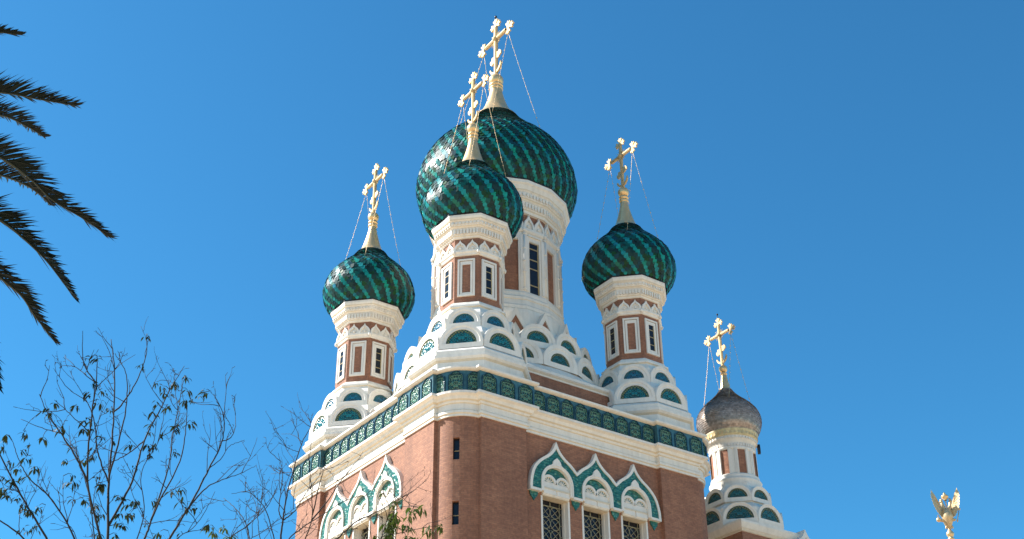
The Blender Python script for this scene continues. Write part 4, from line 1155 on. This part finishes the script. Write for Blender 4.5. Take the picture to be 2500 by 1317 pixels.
A3 = [(40,680),(15,740),(180,730),(140,770),(160,815),(60,840),(215,880),(110,885),(20,940),(80,960),(150,930),(160,665),(265,690),(390,630),(305,520),(345,475),(595,190),(590,350),(635,395),(550,420),(615,465),(475,490),(690,505),(545,580),(575,590),(520,635),(565,635),(630,680),(705,710),(810,735),(440,740),(570,760),(580,800),(400,835),(525,825),(445,925),(450,960),(600,935),(630,985),(450,1075),(535,1080),(590,1110),(620,1165),(740,1060),(810,1090),(20,1010),(50,1045),(100,1070),(140,1110),(190,1150),(240,1120),(210,1245),(150,1260),(620,1290),(725,1295),(800,1160),(745,1220),(15,1030),(85,965),(35,1000),(185,1155),(165,1130)]
A4 = [(350,55),(320,240),(595,310),(525,350),(410,350),(450,375),(465,410),(505,415),(605,400),(690,430),(720,400),(590,460),(625,450),(410,475),(485,490),(390,530),(380,600),(375,655),(445,670),(540,645),(625,590),(370,740),(400,735),(250,735),(370,795),(535,785),(280,870),(70,980),(200,1060),(280,1085),(180,1160),(250,1165),(210,1235),(565,1010),(520,1025),(550,1075),(600,1125),(655,1125),(345,1230),(435,1280),(560,1285),(735,1235),(400,1080),(385,745),(545,610),(555,640)]
LV1 = [(x*.3924, 800+y*.3924) for x, y in A3]+[(220+x*.3925, 800+y*.3925) for x, y in A4]
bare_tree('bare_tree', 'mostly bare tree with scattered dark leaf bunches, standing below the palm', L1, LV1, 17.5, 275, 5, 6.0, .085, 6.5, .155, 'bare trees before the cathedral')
L2 = [
 ([(687, 1330), (691, 1272), (700, 1211), (718, 1143), (738, 1080), (758, 1043), (760, 1020)], .034, .005, None),
 ([(691, 1272), (681, 1248), (687, 1193), (690, 1152), (679, 1106)], .016, .004, 0),
 ([(691, 1272), (718, 1250), (740, 1215), (755, 1191)], .018, .005, 0),
 ([(742, 1335), (761, 1270), (759, 1182), (753, 1108)], .026, .005, None),
 ([(761, 1261), (783, 1172), (792, 1143)], .018, .005, 3),
 ([(761, 1270), (798, 1226), (835, 1172), (866, 1137)], .020, .005, 3),
 ([(700, 1335), (735, 1292), (780, 1262), (840, 1224), (880, 1212), (912, 1212)], .022, .005, None),
 ([(806, 1340), (830, 1310), (870, 1274), (908, 1256), (960, 1228), (1006, 1200)], .034, .005, None),
 ([(560, 1335), (605, 1283), (648, 1243), (676, 1191)], .022, .005, None),
 ([(618, 1340), (596, 1270), (565, 1233), (546, 1217)], .020, .005, None),
 ([(674, 1335), (650, 1250), (631, 1222), (605, 1202), (565, 1206)], .020, .004, None),
 ([(640, 1335), (629, 1267), (624, 1230), (610, 1205)], .014, .004, None),
 ([(738, 1080), (715, 1062), (687, 1060)], .008, .003, 0),
 ([(730, 1107), (705, 1095), (679, 1079)], .008, .003, 0),
 ([(718, 1150), (690, 1155), (662, 1157)], .008, .003, 0),
 ([(920, 1340), (935, 1300), (950, 1245), (937, 1208)], .018, .006, None),
 ([(950, 1250), (985, 1238), (1015, 1236)], .008, .004, 15),
 ([(940, 1310), (985, 1300), (1030, 1290), (1070, 1285)], .012, .004, 15),
 ([(610, 1335), (640, 1300), (690, 1262), (735, 1230)], .014, .004, None),
]
A6 = [(1120,390),(1300,620),(1330,600),(1600,690),(1650,680),(1830,700),(1690,740),(1640,830),(1330,800),(1290,830),(1350,850),(1400,860),(1300,900),(1220,960),(1260,990),(1480,1030),(1560,1010),(1640,1030),(1330,1050),(1390,1020),(1960,1000),(2130,990),(2180,1020),(1230,1150),(1290,1170),(1600,1190),(1980,1100),(970,1200),(1750,1200),(1560,1215)]
LV2 = [(780+x*.136, 1150+y*.136) for x, y in A6]+[(512, 1287), (546, 1290), (565, 1310), (520, 1300)]
bare_tree('bare_tree', 'leafless twiggy tree crossing the sunlit wall with one leafy green twig', L2, LV2, 20.5, 760, 9, 7.0, .08, 7, .20, 'bare trees before the cathedral', leaf_mat=LEAF_LIT)

# date palm on the left
PD = 16.5
def palm():
    rnd = random.Random(3)
    hub = at(-335, 335, PD); foot = Vector((hub.x-.3, hub.y+.2, 0))
    root = tag(empty('date_palm', foot), 'tall date palm whose dark drooping fronds enter from the left edge', 'palm tree'); inv = -foot
    t = MB(); P = catmull([foot, foot.lerp(hub, .5)+Vector((.1, 0, 0)), hub], 24); n = len(P)
    tube(t, [p+inv for p in P], [.30+(.05 if i % 2 else 0)-.04*i/n for i in range(n)], PALM_BARK, 14); t.build('trunk', root)
    def frond(pts, Lf=.42, r=.022, dens=60, fold=.6, rot=None):
        f = MB(); C_ = catmull(pts, 8); Ls = [0]
        for a, b in zip(C_, C_[1:]): Ls.append(Ls[-1]+(b-a).length)
        m_ = len(C_); tube(f, [p+inv for p in C_], [r*(1-.85*i/(m_-1)) for i in range(m_)], RACHIS, 6)
        n = int(dens*Ls[-1]); T = Ls[-1]
        for k in range(n):
            s = T*(.12+.88*(k+.5)/n)
            i = max(j for j in range(len(Ls)-1) if Ls[j] <= s); u = (s-Ls[i])/max(1e-6, Ls[i+1]-Ls[i])
            p = C_[i].lerp(C_[i+1], u); tg = (C_[i+1]-C_[i]).normalized(); x = s/T
            sd = tg.cross(Vector((0, 0, 1)))
            if sd.length < .15: sd = tg.cross(Vector((0, 1, 0)))
            sd.normalize(); nm = sd.cross(tg).normalized()
            L = Lf*(min(1, .45+1.6*x) if x < .35 else 1)*(1-.70*(max(0, x-.45)/.55)**1.5)*rnd.uniform(.85, 1.3)
            an = radians(58-28*x)
            for sg in (-1, 1):
                d = (tg*cos(an)+(sd*sg*cos(fold)+nm*sin(fold))*sin(an)+Vector((rnd.gauss(0, .11), rnd.gauss(0, .11), rnd.gauss(0, .11)))).normalized()
                wv = tg.cross(d).normalized().cross(d).normalized(); wv = (wv+nm*rnd.uniform(-.5, .5)).normalized(); ww = .0125*rnd.uniform(.8, 1.25)
                q0 = p+inv; q1 = q0+d*L*.5; q2 = q1+(d+Vector((0, 0, -.10))).normalized()*L*.5
                f.poly([q0-wv*ww*.6, q0+wv*ww*.6, q1+wv*ww, q1-wv*ww], FROND); f.poly([q1-wv*ww, q1+wv*ww, q2], FROND)
        return f.build('frond', root)
    F = [([(-330, 300), (-190, 150), (-60, 84), (62, 88)], -.7, .30), ([(-330, 320), (-150, 232), (0, 228), (100, 245), (195, 262)], .6, .44), ([(-330, 340), (-150, 270), (0, 282), (70, 310), (118, 338)], 1.3, .40),
         ([(-330, 350), (-150, 330), (0, 385), (83, 443), (133, 490), (213, 538), (276, 582)], .2, .40), ([(-330, 360), (-150, 390), (0, 428), (64, 452), (105, 478), (133, 504)], 1.6, .36),
         ([(-330, 370), (-150, 452), (0, 538), (57, 580), (114, 633), (152, 679), (190, 730)], -.2, .40), ([(-330, 385), (-150, 540), (0, 676), (57, 724), (95, 777), (143, 838)], .5, .36),
         ([(-330, 390), (-200, 560), (-90, 720), (-25, 850), (2, 945)], -.4, .40)]
    for pl, dz, Lf in F:
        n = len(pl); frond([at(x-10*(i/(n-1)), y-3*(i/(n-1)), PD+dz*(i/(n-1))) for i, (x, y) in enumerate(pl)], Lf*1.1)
    for k in range(26):                                       # the rest of the crown, out of the frame
        a = 2*pi*k/26+rnd.uniform(-.1, .1); el = rnd.choice((65, 45, 20, 0))+rnd.uniform(-6, 6)
        o = Vector((cos(a), sin(a), 0))
        if o.dot(rt0) > .12: continue
        e = radians(el); L = 3.6
        pts = [hub, hub+o*L*.35*cos(e)+Vector((0, 0, L*.35*sin(e)+.1)), hub+o*L*.7*cos(e)+Vector((0, 0, L*.5*sin(e)-.1)), hub+o*L*.98*cos(e*.8)+Vector((0, 0, L*.45*sin(e)-.9))]
        frond(pts, .42, dens=34)
    return root
palm()
